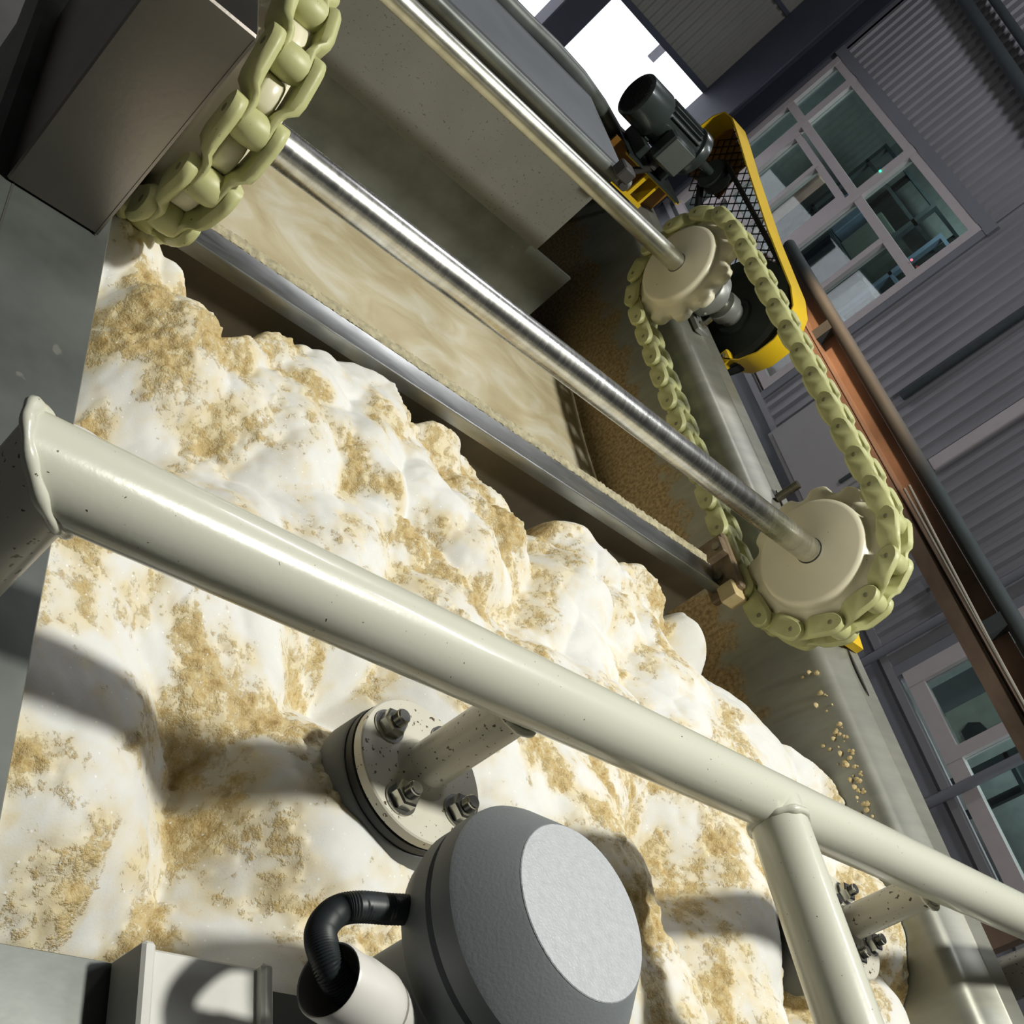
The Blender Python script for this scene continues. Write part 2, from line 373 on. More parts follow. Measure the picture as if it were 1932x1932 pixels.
for y0, y1, z0, z1 in [(6.075, 7.12, -0.26, 0.175), (7.22, 8.37, -0.26, 0.175), (8.46, 8.75, -0.26, 0.175), (6.075, 6.52, -1.14, -0.335), (6.58, 7.12, -1.14, -0.335), (7.30, 7.78, -1.14, -0.43), (7.83, 8.30, -1.14, -0.43), (8.46, 8.75, -1.14, -0.335), (6.075, 7.12, -1.57, -1.20), (7.22, 8.37, -1.57, -1.20)]:
    MB().box((WX + 0.005, y0, z0), (WX + 0.011, y1, z1)).build('pane', 'glass', w1, smooth=0)
w2 = thing('window_2', (WX, 2.4, WB), 'white-framed window low at the right behind the tank rim', None, kind='structure')
for a in [(3.195, 3.30, WB, 0.0), (0.6, 0.7, WB, 0.0), (0.6, 3.30, WB, WB + 0.10), (0.6, 3.30, -0.1, 0.0), (2.665, 2.74, WB, 0.0), (1.7, 1.78, WB, 0.0), (0.7, 3.195, -0.85, -0.78)]:
    bar(*a).build('frame_bar', 'win_frame', w2, smooth=0)
for y0, y1 in [(0.7, 1.7), (1.78, 2.665), (2.74, 3.195)]:
    for z0, z1 in [(-1.545, -0.85), (-0.78, -0.1)]:
        MB().box((WX + 0.005, y0, z0), (WX + 0.011, y1, z1)).build('pane', 'glass', w2, smooth=0)

# rooms behind the windows
tag(MB().box((WX + 1.7, -1, FZ), (WX + 1.8, 9.6, CZ)).build('wall_office', 'room_wall', smooth=0), 'pale teal wall of the room behind the windows', kind='structure')
tag(MB().box((WX + 0.08, -1, 0.6), (WX + 1.8, 9.6, 0.7)).build('ceiling_office', 'room_wall', smooth=0), 'ceiling of the room behind the windows', kind='structure')
tag(MB().box((WX + 0.1, 9.5, FZ), (WX + 1.8, 9.6, 0.7)).build('wall_office_end', 'room_wall', smooth=0), 'end wall of the room behind the windows', kind='structure')
area('office_lamp', (WX + 0.55, 7.3, 0.55), (WX + 1.2, 7.3, -1.2), 1.6, 19, (0.85, 1.0, 0.95), 0.3)
area('office_fill_near', (WX + 0.55, 2.6, 0.55), (WX + 1.2, 2.6, -1.2), 1.2, 60, (0.9, 1.0, 0.97), 0.3)  # fill added to brighten what shows through the low window
def simple(name, a, b, m, label, cat, group=None, bev=0.01):
    return tag(MB().box(a, b, bev).build(name, m, smooth=0), label, cat, group)
def shelf_unit(name, x0, x1, y0, y1, zs, m, label):
    t = thing(name, ((x0 + x1) / 2, (y0 + y1) / 2, FZ), label, 'shelf')
    for y in (y0, y1 - 0.05): MB().box((x0, y, FZ), (x0 + 0.05, y + 0.05, zs[-1])).build('upright', m, t, smooth=0)
    for y in (y0, y1 - 0.05): MB().box((x1 - 0.05, y, FZ), (x1, y + 0.05, zs[-1])).build('upright', m, t, smooth=0)
    for z in zs: MB().box((x0, y0, z), (x1, y1, z + 0.03)).build('shelf_board', m, t, smooth=0)
    return t
shelf_unit('storage_shelf', 7.0, 7.5, 6.0, 7.3, [-1.6, -1.05, -0.50, 0.0], 'blue_bench', 'blue storage shelf seen through the right panes of the large window')
simple('carton', (7.05, 6.10, -1.02), (7.4, 6.35, -0.80), 'brown_box', 'brown carton on the blue storage shelf', 'box')
simple('carton', (7.05, 6.60, -1.02), (7.35, 6.80, -0.86), 'orange_box', 'orange carton on the middle of the blue storage shelf', 'box')
simple('carton', (7.05, 6.92, -0.47), (7.35, 7.18, -0.36), 'orange_box', 'long orange carton high on the blue storage shelf', 'box')
simple('carton', (7.05, 6.35, -0.47), (7.3, 6.55, -0.30), 'teal', 'pale teal carton on the upper storage shelf', 'box')
shelf_unit('machine_rack', 6.9, 7.4, 7.5, 8.6, [-1.3, -0.72, -0.1, 0.1], 'room_dark', 'dark equipment rack behind the left panes of the large window')
simple('machine_housing', (6.95, 7.6, -0.69), (7.35, 7.95, -0.25), 'motor_plate', 'grey machine housing on the dark equipment rack', 'machine')
simple('machine_housing', (6.95, 8.1, -0.69), (7.35, 8.45, -0.38), 'blue_bench', 'blue machine housing on the dark equipment rack', 'machine')
mc = thing('lathe_machine', (6.7, 7.6, FZ), 'dark workshop machine behind the lower panes of the large window', 'machine')
MB().box((6.35, 6.95, FZ), (7.0, 8.75, -1.42), 0.03).build('bed', 'room_dark', mc)
MB().box((6.40, 7.05, -1.42), (6.85, 7.50, -1.10), 0.03).build('headstock', 'motor_plate', mc)
MB().box((6.45, 7.85, -1.42), (6.80, 8.15, -1.24), 0.02).build('carriage', 'room_dark', mc)
MB().tube([(6.62, 7.50, -1.22), (6.62, 8.6, -1.22)], 0.035, 12).build('spindle_bar', 'bolt', mc)
simple('pink_pillar', (6.20, 7.95, FZ), (6.30, 8.12, -0.45), 'pink_sheet', 'pinkish narrow pillar just behind the left sash of the large window', 'pillar')
simple('dark_cupboard', (6.35, 6.05, FZ), (6.85, 6.24, -1.25), 'room_dark', 'dark cupboard beside the pinkish board behind the large window', 'cupboard')
simple('pink_sheet', (6.30, 6.25, FZ), (6.34, 6.75, -0.98), 'pink_sheet', 'pinkish board leaning behind the lower panes of the large window', 'board', bev=0.004)
for i, (y, z) in enumerate([(8.05, 0.28), (7.85, 0.28), (7.65, 0.28)]):
    tag(MB().box((7.45, y, z + 0.24), (7.5, y + 0.13, z + 0.31), 0.004).build('tube_lamp', 'lamp_white', smooth=0), ['leftmost small white lamp glowing behind the top of the large window', 'middle small white lamp glowing behind the top of the large window', 'rightmost small white lamp glowing behind the top of the large window'][i], 'lamp', 'white lamps in the back room')
tag(MB().lathe([(0.001, 0), (0.009, 0), (0.009, 0.01), (0.001, 0.012)], (WX - 0.045, 7.203, -0.046), 'x', 12).build('indicator_light', 'led_green'), 'tiny green indicator light on the window bar', 'indicator')
tag(MB().lathe([(0.001, 0), (0.009, 0), (0.009, 0.01), (0.001, 0.012)], (WX - 0.045, 6.17, -0.24), 'x', 12).build('indicator_light', 'led_red'), 'tiny red indicator light at the window corner', 'indicator')
simple('roller_blind', (WX + 0.10, 2.99, -1.56), (WX + 0.13, 3.19, -0.2), 'dado', 'grey blind edge inside the low white window', 'blind', bev=0.003)
simple('paper_sheet', (WX + 0.06, 2.745, -1.545), (WX + 0.065, 2.99, -0.86), 'paper', 'pale sheet fixed inside the low white window', 'sheet', bev=0.001)
tag(MB().prism([(2.76, -1.50), (2.83, -1.50), (2.86, -1.44), (2.83, -1.38), (2.77, -1.36)], 'x', WX + 0.030, WX + 0.055).build('dark_bottle', 'room_dark', smooth=0), 'dark pointed container on the sill of the low window', 'container')
shelf_unit('work_bench', 6.7, 7.3, 1.4, 2.9, [-1.5, -1.1], 'room_dark', 'dark work bench seen through the low window')
simple('bench_machine', (6.75, 2.0, -1.07), (7.2, 2.45, -0.75), 'cabinet', 'grey machine on the bench behind the low window', 'machine')

# back wall with the open gateway and the corner column
BY = 9.55
wb = thing('wall_back', (3, BY, FZ), 'warm grey ribbed wall above the bright gateway', None, kind='structure')
corr(-4, WX, -0.815, CZ, BY, 0.085, 0.016, 'x').build('cladding_panel', 'back_clad', wb, smooth=0)
MB().box((-4, BY - 0.05, -0.86), (WX, BY + 0.1, -0.80)).build('lintel', 'column', wb, smooth=0)
MB().box((-4, BY - 0.03, 0.12), (WX, BY, 0.16)).build('seam_rail', 'column', wb, smooth=0)
MB().box((-4, BY, FZ), (1.6, BY + 0.1, -0.82)).build('lower_panel', 'back_clad', wb, smooth=0)
c = thing('steel_column', (5.9, 9.3, FZ), 'dark blue-grey steel column at the hall corner beside the large window', 'column')
for a, b in [((5.72, 8.92, FZ), (5.74, 9.5, CZ)), ((5.96, 8.92, FZ), (5.98, 9.5, CZ)), ((5.74, 9.20, FZ), (5.96, 9.22, CZ))]:
    MB().box(a, b).build('flange' if a[0] != 5.74 else 'web', 'column', c, smooth=0)
tag(MB().box((3.95, BY - 0.36, FZ), (4.25, BY - 0.12, -0.85), 0.01).build('gate_post', 'column', smooth=0), 'dark gate post standing in the bright gateway', 'post')
tag(MB().box((-12, 9.8, FZ - 0.1), (26, 30, FZ)).build('ground_outside', 'outside_white', smooth=0), 'sunlit pale yard outside the gateway', kind='structure')
ob = thing('outside_building', (6, 17, FZ), 'overexposed white building across the yard seen through the gateway', 'building')
MB().box((-4, 17, FZ), (22, 17.3, 4.5)).build('wall', 'outside_white', ob, smooth=0)
for x0, x1, z0, z1, m in [(8.1, 8.9, -0.9, 0.0, 'outside_grey'), (9.0, 9.15, -1.8, 0.4, 'outside_dark'), (5.4, 6.2, -1.6, -0.7, 'outside_grey')]:
    MB().box((x0, 16.97, z0), (x1, 17.05, z1)).build('window', m, ob, smooth=0)
MB().tube([(6.9, 16.6, FZ), (6.9, 16.6, 2)], 0.10, 16).build('downpipe', 'outside_white', ob)

# wall services
vp = [('wall_conduit', 3.48, -1.95, 1.5, 0.028, 'dado', 'grey vertical conduit on the ribbed wall left of the low window'),
      ('wall_conduit', 2.50, -1.95, 0.6, 0.030, 'dado', 'thick grey vertical conduit crossing the low window'),
      ('wall_conduit', 5.12, -0.80, 2.5, 0.034, 'dark_pipe', 'dark vertical pipe on the ribbed wall below the large window')]
for nm, y, z0, z1, r, m, lb in vp:
    tag(MB().tube([(WX - 0.06, y, z0), (WX - 0.06, y, z1)], r, 16).build(nm, m), lb, 'pipe')
tag(MB().tube([(WX - 0.07, 3.74, -1.20), (WX - 0.07, 3.70, -1.21), (WX - 0.07, 3.46, -1.13)], 0.030, 14).build('wall_conduit', 'dado'), 'short bent grey pipe on the ribbed wall', 'pipe')
tag(MB().box((WX - 0.05, 4.45, -0.87), (WX - 0.02, 4.55, 1.2), 0.006).build('cable_trunking', 'win_frame', smooth=0), 'cream vertical cable trunking on the ribbed wall', 'trunking')
cb = thing('wall_cabinet', (WX - 0.1, 5.0, -1.72), 'pale grey flat cabinet against the wall behind the front sprocket', 'cabinet')
MB().box((WX - 0.22, 4.55, -1.72), (WX - 0.03, 5.42, -0.98), 0.008).build('body', 'cabinet', cb, smooth=0)
MB().box((WX - 0.235, 4.59, -1.68), (WX - 0.222, 5.38, -1.02), 0.004).build('door', 'cabinet', cb, smooth=0)
MB().box((WX - 0.25, 4.63, -1.40), (WX - 0.236, 4.66, -1.30), 0.003).build('handle', 'dark_pipe', cb, smooth=0)
for i, (y0, z0, y1, z1, r) in enumerate([(8.8, 1.27, 5.4, 0.86, 0.05), (8.8, 1.44, 6.2, 1.12, 0.035)]):
    tag(MB().tube([(WX - 0.10, y0, z0), (WX - 0.10, y1, z1)], r, 12).build('sloping_pipe', 'dark_pipe'), ['thick dark pipe sloping across the upper ribbed wall', 'thin dark pipe sloping above the thick one on the upper wall'][i], 'pipe')

# walkway rail between the tank and the wall
RX = 3.0
wk = thing('walkway_rail', (RX, 2.6, FZ), 'rusty walkway channel with dark handrail pipe running past the tank', 'railing')
MB().tube([(RX, 0.4, -0.462), (RX, 3.62, -0.468)], 0.026, 18).build('handrail_pipe', 'dark_pipe', wk)
MB().strip([(RX + 0.02, -0.497), (RX + 0.02, -0.557)], 'y', 0.4, 3.62, 0.006).build('channel_web', 'rust_glow_rail', wk, smooth=0)
MB().strip([(RX - 0.05, -0.560), (RX - 0.05, -0.620)], 'y', 0.4, 3.62, 0.006).build('channel_flange', 'rust_glow_rail', wk, smooth=0)
MB().box((RX - 0.05, 0.4, -0.563), (RX + 0.02, 3.62, -0.556)).build('channel_top', 'rust_glow_rail', wk, smooth=0)
for y in (1.62, 3.05): MB().box((RX - 0.02, y, -0.60), (RX + 0.02, y + 0.05, -0.46)).build('bracket', 'dark_pipe', wk, smooth=0)
for y in (0.84, 3.5): MB().box((RX - 0.02, y, FZ), (RX + 0.03, y + 0.075, -0.62)).build('post', 'rust_glow_rail', wk, smooth=0)
for k, (za, zb) in enumerate([(-0.520, -0.560), (-0.538, -0.549)]):
    MB().tube([(RX - 0.06, 0.5, zb), (RX - 0.06, 1.6, (za + zb) / 2), (RX - 0.06, 2.2, za)], 0.005, 8).build('cord', 'rope', wk)

# ================================================================== TANK
XI, XO, ZI, ZOUT = 1.70, 1.82, -0.594, -0.563
XL = 0.2515
tank = thing('flotation_tank', (1.0, 1.2, FZ), 'grey galvanised flotation tank full of white scum foam', 'tank')
def arc(c, r, a0, a1, n): return [(c[0] + r * math.cos(math.radians(a0 + (a1 - a0) * i / n)), c[1] + r * math.sin(math.radians(a0 + (a1 - a0) * i / n))) for i in range(n + 1)]
pr = [(XI, FZ), (XI, ZI - 0.03)] + arc((XI + 0.028, ZI - 0.020), 0.028, 180, 98, 8) + [(XI + 0.075, ZOUT - 0.0085), (XI + 0.077, ZOUT - 0.0065), (XO, ZOUT), (XO, ZOUT - 0.05)]
MB().strip(pr, 'y', -0.6, 3.3, -0.006).build('side_wall', 'tank', tank, 35)
pl = [(XL, FZ), (XL, -0.60)] + [(XL - 0.004, -0.592), (0.128, -0.592), (0.124, -0.596), (0.120, -0.60), (0.120, -0.67)]
MB().strip(pl, 'y', -0.3, 2.9, 0.006).build('side_wall', 'tank_plate', tank, 35)
MB().box((0.150, 0.26, -0.5921), (0.1525, 2.9, -0.5915)).build('groove', 'groove', tank, smooth=0)
pf = [(0.272, FZ), (0.272, -0.60), (0.268, -0.592), (0.06, -0.592), (0.055, -0.60), (0.055, -0.70)]
MB().strip(pf, 'x', XL - 0.1, XI, 0.006).build('end_wall', 'tank_plate', tank, 35)
MB().box((XL, 2.366, FZ), (1.575, 2.376, -0.775)).build('back_plate', 'tank_plate', tank, smooth=0)
MB().box((XL - 0.1, 2.332, -0.764), (1.415, 2.344, -0.478)).build('baffle_plate', 'baffle', tank, smooth=0)
MB().tube([(XL - 0.1, 2.328, -0.486), (1.45, 2.328, -0.486)], 0.018, 14).build('rolled_rim', 'tank_plate', tank)
MB().tube([(XL - 0.1, 2.325, -0.523), (1.43, 2.325, -0.523)], 0.009, 10).build('rolled_rim', 'baffle', tank)
MB().box((XL - 0.1, 2.345, -0.476), (1.42, 2.76, -0.468)).build('trough_cover', 'cover_daylit', tank, smooth=0)
lp = [(0.3, 2.76, -0.455), (1.142, 2.76, -0.455), (1.25, 2.76, -0.452), (1.362, 2.76, -0.456), (1.464, 2.76, -0.470), (1.57, 2.76, -0.494), (1.663, 2.76, -0.520), (1.70, 2.76, -0.535)]
MB().tube(lp, 0.022, 12).build('cover_lip', 'tank_plate', tank)
MB().box((1.37, 2.26, -0.475), (1.41, 2.31, -0.440), 0.004).build('clamp', 'cable', tank)
MB().box((XL, 2.95, FZ), (XI, 2.97, -0.56)).build('rear_wall', 'tank_plate', tank, smooth=0)
for y0, y1 in [(1.30, 1.52), (0.98, 1.09)]:
    n = 10; ring = [(XI + 0.085 + 0.0045 * math.sin(math.pi * i / n), y0 + (y1 - y0) * i / n) for i in range(n + 1)] + [(XI + 0.085 - 0.0045 * math.sin(math.pi * i / n), y0 + (y1 - y0) * i / n) for i in range(n - 1, 0, -1)]
    MB().prism(ring, 'z', ZOUT - 0.004, ZOUT - 0.0015).build('dark_leaf', 'groove', tank, smooth=0)  # thin dark leaf shapes laid along the rim flange

# tan crust crumbs stuck along the rim bend
cr = thing('scum_crust', (XI, 0.95, -0.62), 'dried tan scum crumbs stuck along the right tank rim', 'crust', kind='stuff')
mbc = MB()
for k in range(60):
    y = random.choice([random.gauss(0.90, 0.05), random.gauss(0.80, 0.04), random.uniform(0.7, 1.05)]); h = abs(random.gauss(0, 0.02)); r = random.uniform(0.0015, 0.006)
    p = (XI - 0.001, y, -0.605 - h)
    mbc.lathe([(r * 0.1, -r * 0.8), (r, -r * 0.3), (r * 0.8, r * 0.4), (r * 0.1, r * 0.7)], p, random.choice('xyz'), 7)
mbc.build('crumbs', 'wear_block', cr, 60)

# ---------------------------------------------------------------- foam
FILM = -0.941
def vnoise(x, y, s, seed):
    r = np.random.default_rng(seed); n = 64; g = r.random((n, n))
    u = x / s; v = y / s; iu = np.floor(u).astype(int); iv = np.floor(v).astype(int); fu = u - iu; fv = v - iv
    fu = fu * fu * (3 - 2 * fu); fv = fv * fv * (3 - 2 * fv)
    a = g[iu % n, iv % n]; b = g[(iu + 1) % n, iv % n]; c_ = g[iu % n, (iv + 1) % n]; d = g[(iu + 1) % n, (iv + 1) % n]
    return (a * (1 - fu) + b * fu) * (1 - fv) + (c_ * (1 - fu) + d * fu) * fv
def fbm(x, y, s, seed, o=4):
    t = 0; a = 1; w = 0
    for k in range(o): t = t + a * vnoise(x + 3.1 * k, y + 1.7 * k, s / 2 ** k, seed + k); w += a; a *= 0.5
    return t / w
yb_pts = np.array([(.25, 1.18), (.33, 1.20), (.38, 1.17), (.414, 1.13), (.43, 1.07), (.45, 1.08), (.50, 1.15), (.57, 1.195), (.66, 1.225), (.72, 1.215), (.745, 1.15), (.77, 1.165), (.85, 1.21), (.925, 1.22), (1.02, 1.195), (1.045, 1.12), (1.08, 1.16), (1.143, 1.17), (1.17, 1.13), (1.20, 1.165), (1.326, 1.19), (1.40, 1.17), (1.428, 1.13), (1.46, 1.15), (1.512, 1.09), (1.54, 1.02), (1.57, 1.04), (1.60, .95), (1.64, .93), (1.69, .86), (1.71, .78)])
step = 0.0028
gx = np.arange(XL + 0.001, XI - 0.001, step); gy = np.arange(0.274, 1.27, step)
GX, GY = np.meshgrid(gx, gy, indexing='ij')
wx = GX + 0.05 * (fbm(GX, GY, 0.16, 11) - 0.5); wy = GY + 0.05 * (fbm(GX, GY, 0.16, 12) - 0.5)
def pillows(px, py, n, seed, asp=1.0):
    r = np.random.default_rng(seed); sx_ = r.uniform(0.2, 1.75, n); sy_ = r.uniform(0.2, 1.35, n); hh = r.uniform(0, 1, n)
    best = np.full(px.shape, 9.0); sec = np.full(px.shape, 9.0); bh = np.zeros(px.shape)
    for a, b, h in zip(sx_, sy_, hh):
        d = np.sqrt(((px - a) * asp) ** 2 + (py - b) ** 2)
        m_ = d < best; sec = np.where(m_, best, np.minimum(sec, d)); bh = np.where(m_, h, bh); best = np.where(m_, d, best)
    return best, sec, bh
def domes(px, py, n, seed, R, hv, k, asp=1.0):
    """soft union of n shallow mounds: rounded tops, gently rounded valleys"""
    r = np.random.default_rng(seed); acc = np.zeros(px.shape)
    for a, b, h, q_ in zip(r.uniform(0.2, 1.75, n), r.uniform(0.2, 1.32, n), r.uniform(-hv, hv, n), r.uniform(0.7, 1.4, n)):
        z = h - (((px - a) * asp) ** 2 + (py - b) ** 2) / (2 * R * q_); acc += np.exp(np.clip(z / k, -60, 60))
    return k * np.log(acc + 1e-30)
big = domes(wx, wy, 85, 5, 0.16, 0.014, 0.0040, 1.12)
w2x = GX + 0.025 * (fbm(GX, GY, 0.05, 14) - 0.5); w2y = GY + 0.025 * (fbm(GX, GY, 0.05, 15) - 0.5)
small = domes(w2x, w2y, 420, 9, 0.030, 0.005, 0.0016)
gz = np.gradient(big, step, axis=0) ** 2 + np.gradient(big, step, axis=1) ** 2
lap = (np.gradient(np.gradient(big, step, axis=0), step, axis=0) + np.gradient(np.gradient(big, step, axis=1), step, axis=1))
crease = np.clip(lap / 14, 0, 1)
zone = np.clip((GY - 0.55) / 0.45, 0, 1)
sm_h = fbm(GX, GY, 0.34, 21, 2)
top = -0.660 + 1.0 * (big - big.mean()) + 0.45 * (small - small.mean()) * (0.25 + 0.75 * zone) * np.clip(fbm(GX, GY, 0.15, 35, 2) * 2.4 - 0.5, 0.1, 1) + 0.035 * (sm_h - 0.5) + 0.008 * (fbm(GX, GY, 0.05, 41) - 0.5)
top -= 0.034 * zone
top += 0.020 * np.exp(-((GX - XL) / 0.10) ** 2) + 0.012 * np.exp(-((GY - 0.27) / 0.10) ** 2)
# a hollow round the bolted support, and two deep crumbly pits
for hx, hy, hr, hd in [(0.56, 0.50, 0.05, 0.012), (0.436, 0.60, 0.055, 0.022), (0.43, 0.44, 0.06, 0.024), (1.12, 0.545, 0.09, 0.030), (1.30, 0.47, 0.10, 0.020)]:
    top -= hd * np.exp(-(((GX - hx) ** 2 + (GY - hy) ** 2) / hr ** 2) ** 1.5)
lowz = np.clip((-0.680 - top) / 0.04, 0, 1)
Rg = fbm(GX, GY, 0.17, 61, 2); Cl = fbm(w2x, w2y, 0.042, 66, 5)
val = Cl + 0.60 * (Rg - 0.5) + 0.10 * crease + 0.03 * lowz
for hx, hy, hr in [(0.436, 0.60, 0.05), (0.43, 0.45, 0.06), (0.30, 0.66, 0.05), (1.12, 0.55, 0.06), (0.62, 1.02, 0.07), (0.80, 0.85, 0.05), (0.90, 0.62, 0.05), (0.36, 1.0, 0.05), (0.55, 0.93, 0.05), (1.25, 0.62, 0.05)]:
    val += 0.075 * np.exp(-((GX - hx) ** 2 + (GY - hy) ** 2) / hr ** 2)
tan = np.clip((val - 0.565) * 3.4, -1.0, 1.0)
rough_m = np.clip(tan * 2.2 + 0.25, 0, 1)
top += rough_m * (0.012 * (fbm(GX, GY, 0.016, 81, 3) - 0.47) + 0.005 * (vnoise(GX, GY, 0.0060, 85) - 0.5))
yb = np.interp(gx, yb_pts[:, 0], yb_pts[:, 1])[:, None] + 0.012 + 0.012 * (fbm(GX, GY, 0.05, 51) - 0.5)
t_ = np.clip((yb - GY) / 0.055, 0, 1); edge = np.sqrt(np.clip(1 - (1 - t_) ** 2, 0, 1))
HZ = (FILM - 0.02) + (top - FILM + 0.02) * edge
nx, ny = HZ.shape
co = np.empty((nx * ny, 3)); co[:, 0] = GX.ravel(); co[:, 1] = GY.ravel(); co[:, 2] = HZ.ravel() + ZO
idx = np.arange(nx * ny).reshape(nx, ny)
q = np.stack([idx[:-1, :-1], idx[1:, :-1], idx[1:, 1:], idx[:-1, 1:]], -1).reshape(-1, 4)
keep = (edge[:-1, :-1] > 0) | (edge[1:, 1:] > 0); q = q[keep.ravel()]
me = bpy.data.meshes.new('foam_layer'); me.vertices.add(len(co)); me.vertices.foreach_set('co', co.ravel())
me.loops.add(q.size); me.loops.foreach_set('vertex_index', q.ravel().astype(np.int32))
me.polygons.add(len(q)); me.polygons.foreach_set('loop_start', np.arange(0, q.size, 4, dtype=np.int32))
me.update(calc_edges=True); me.polygons.foreach_set('use_smooth', np.ones(len(q), dtype=bool))
at = me.attributes.new('tan', 'FLOAT', 'POINT'); at.data.foreach_set('value', tan.ravel().astype(np.float32))
me.materials.append(M['foam']); me.validate()
fo = bpy.data.objects.new('foam_layer', me); COL.objects.link(fo)
tag(fo, 'thick lumpy white scum foam with tan crumbs filling the tank', 'foam', kind='stuff')
gx2 = np.linspace(XL, XI, 60); gy2 = np.linspace(0.9, 2.366, 60); mbf = MB()
vs = [(x, y, FILM + 0.004 * math.sin(17 * x + 5 * y) * math.cos(11 * y - 3 * x)) for x in gx2 for y in gy2]
mbf.add(vs, [(i * 60 + j, (i + 1) * 60 + j, (i + 1) * 60 + j + 1, i * 60 + j + 1) for i in range(59) for j in range(59)])
tag(mbf.build('liquid_film', 'film', smooth=80), 'thin marbled cream scum film on the liquid behind the scraper bar', 'liquid', kind='stuff')

# ================================================================== SHAFTS, SPROCKETS, CHAINS
Y1, Y2, ZS = 1.200, 2.1567, -0.4985
CXR, CXL = 1.644, 0.308
PR = 0.154
def shaft(y, x0, x1, z, m, label):
    o = MB().lathe([(0.021, x0), (0.025, x0 + 0.004), (0.025, x1 - 0.004), (0.021, x1)], (0, y, z), 'x', 40).build('drive_shaft', m)
    return tag(o, label, 'shaft')
shaft(Y1, 0.235, 1.80, ZS, 'steel_shaft', 'shiny scratched steel shaft above the scraper bar')
shaft(Y2, 0.14, 1.875, -0.5005, 'steel_shaft_dull', 'duller steel shaft at the back in front of the speckled plate')

def sprocket_mesh(name, mtl):
    """toothed cast wheel about the x axis, centre at the origin"""
    prof = [(0, .1330), (2.4, .1340), (4.6, .1370), (6.4, .1420), (8.2, .1475), (10.6, .1500), (15, .1510), (19.4, .1500), (21.8, .1475), (23.6, .1420), (25.4, .1370), (27.6, .1340)]
    ph = 98.5
    def ring(x, k, dr=0.0): return [(x, (r * k + dr) * math.cos(math.radians(ph + 30 * i + a)), (r * k + dr) * math.sin(math.radians(ph + 30 * i + a))) for i in range(12) for a, r in prof]
    n = 144
    def circ(x, r): return [(x, r * math.cos(math.radians(ph + 360 * i / n)), r * math.sin(math.radians(ph + 360 * i / n))) for i in range(n)]
    rs = [circ(-0.039, 0.0265), circ(-0.039, 0.100), circ(-0.037, 0.1065), circ(-0.032, 0.1095), circ(-0.022, 0.112), circ(-0.0185, 0.118), ring(-0.0125, 1, -0.004), ring(-0.009, 1), ring(0.009, 1), ring(0.0125, 1, -0.004), circ(0.0185, 0.118), circ(0.022, 0.112), circ(0.032, 0.1095), circ(0.037, 0.1065), circ(0.039, 0.100), circ(0.039, 0.0265)]
    m_ = MB(); m_.rings(rs, False, False); n0 = 15 * n
    m_.f += [(i, n0 + i, n0 + (i + 1) % n, (i + 1) % n) for i in range(n)]
    return m_
spm = sprocket_mesh('sprocket', 'nylon')
def place_mesh(mb, d): 
    r = MB(); r.v = [(x + d[0], y + d[1], z + d[2]) for x, y, z in mb.v]; r.f = list(mb.f); return r
for cx, cy, cz, lb in [(CXR, Y1, ZS, 'cream toothed sprocket at the near right end of the shiny shaft'), (CXR, Y2, -0.5005, 'cream toothed sprocket at the back on the duller shaft'), (CXL, Y1, ZS, 'cream sprocket half hidden behind the stainless box at the left')]:
    t = thing('sprocket', (cx, cy, cz - 0.16), lb, 'sprocket', 'chain sprockets')
    place_mesh(spm, (cx, cy, cz)).build('toothed_wheel', 'nylon', t, 50)
    MB().lathe([(0.0252, 0), (0.0266, 0.0), (0.0266, 0.001), (0.0252, 0.001)], (cx - 0.0394, cy, cz), 'x', 32).build('bore_ring', 'groove', t, 50)

# one chain link, wide open end at the origin, barrel at +x_local pitch; local axes: (lateral X, along S, outward N)
def link_mesh(p):
    mb = MB()
    st = [(-.0215, .004), (-.0195, .0105), (-.0145, .0165), (-.007, .0208), (.003, .0222), (.032, .0225), (.044, .0215), (.052, .0195), (.060, .0178), (p, .0172), (p + .008, .0150), (p + .0135, .0095), (p + .0165, .003)]
    for sgn in (-1, 1):
        rs = []
        for s_, h in st:
            k = min(1, max(0, (s_ - .040) / .018)); k = k * k * (3 - 2 * k)
            xo = (.0330 * (1 - k) + .0185 * k); xi = (.0180 * (1 - k) + .0100 * k)
            b = min(.0055 * (1 - k) + .003 * k, h * .45)
            sec = [(xi, -h + b), (xi + b, -h), (xo - b, -h), (xo, -h + b), (xo, h - b), (xo - b, h), (xi + b, h), (xi, h - b)]
            rs.append([(sgn * a, s_, c_) for a, c_ in sec])
        mb.rings(rs, True)
    mb.rings([[(x, p + r * math.cos(2 * math.pi * k / 18), r * math.sin(2 * math.pi * k / 18)) for k in range(18)] for x, r in ((-.0178, .0120), (-.0165, .0165), (-.011, .0188), (0, .0197), (.011, .0188), (.0165, .0165), (.0178, .0120))], True)
    return mb
def pin_mesh():
    mb = MB()
    mb.rings([[(x, r * math.cos(2 * math.pi * k / 12), r * math.sin(2 * math.pi * k / 12)) for k in range(12)] for x, r in ((-.0338, .0036), (-.0334, .0048), (.0334, .0048), (.0338, .0036))], True)
    return mb
def raw_mesh(mb, name, m, ang=45):
    me = bpy.data.meshes.new(name); me.from_pydata(mb.v, [], mb.f); me.update()
    import bmesh
    bm = bmesh.new(); bm.from_mesh(me); bmesh.ops.recalc_face_normals(bm, faces=bm.faces); bm.to_mesh(me); bm.free()
    me.polygons.foreach_set('use_smooth', [True] * len(me.polygons)); me.set_sharp_from_angle(angle=math.radians(ang)); me.materials.append(M[m]); return me
D = Y2 - Y1; LOOP = 2 * D + 2 * math.pi * PR; NL = 36; PITCH = LOOP / NL
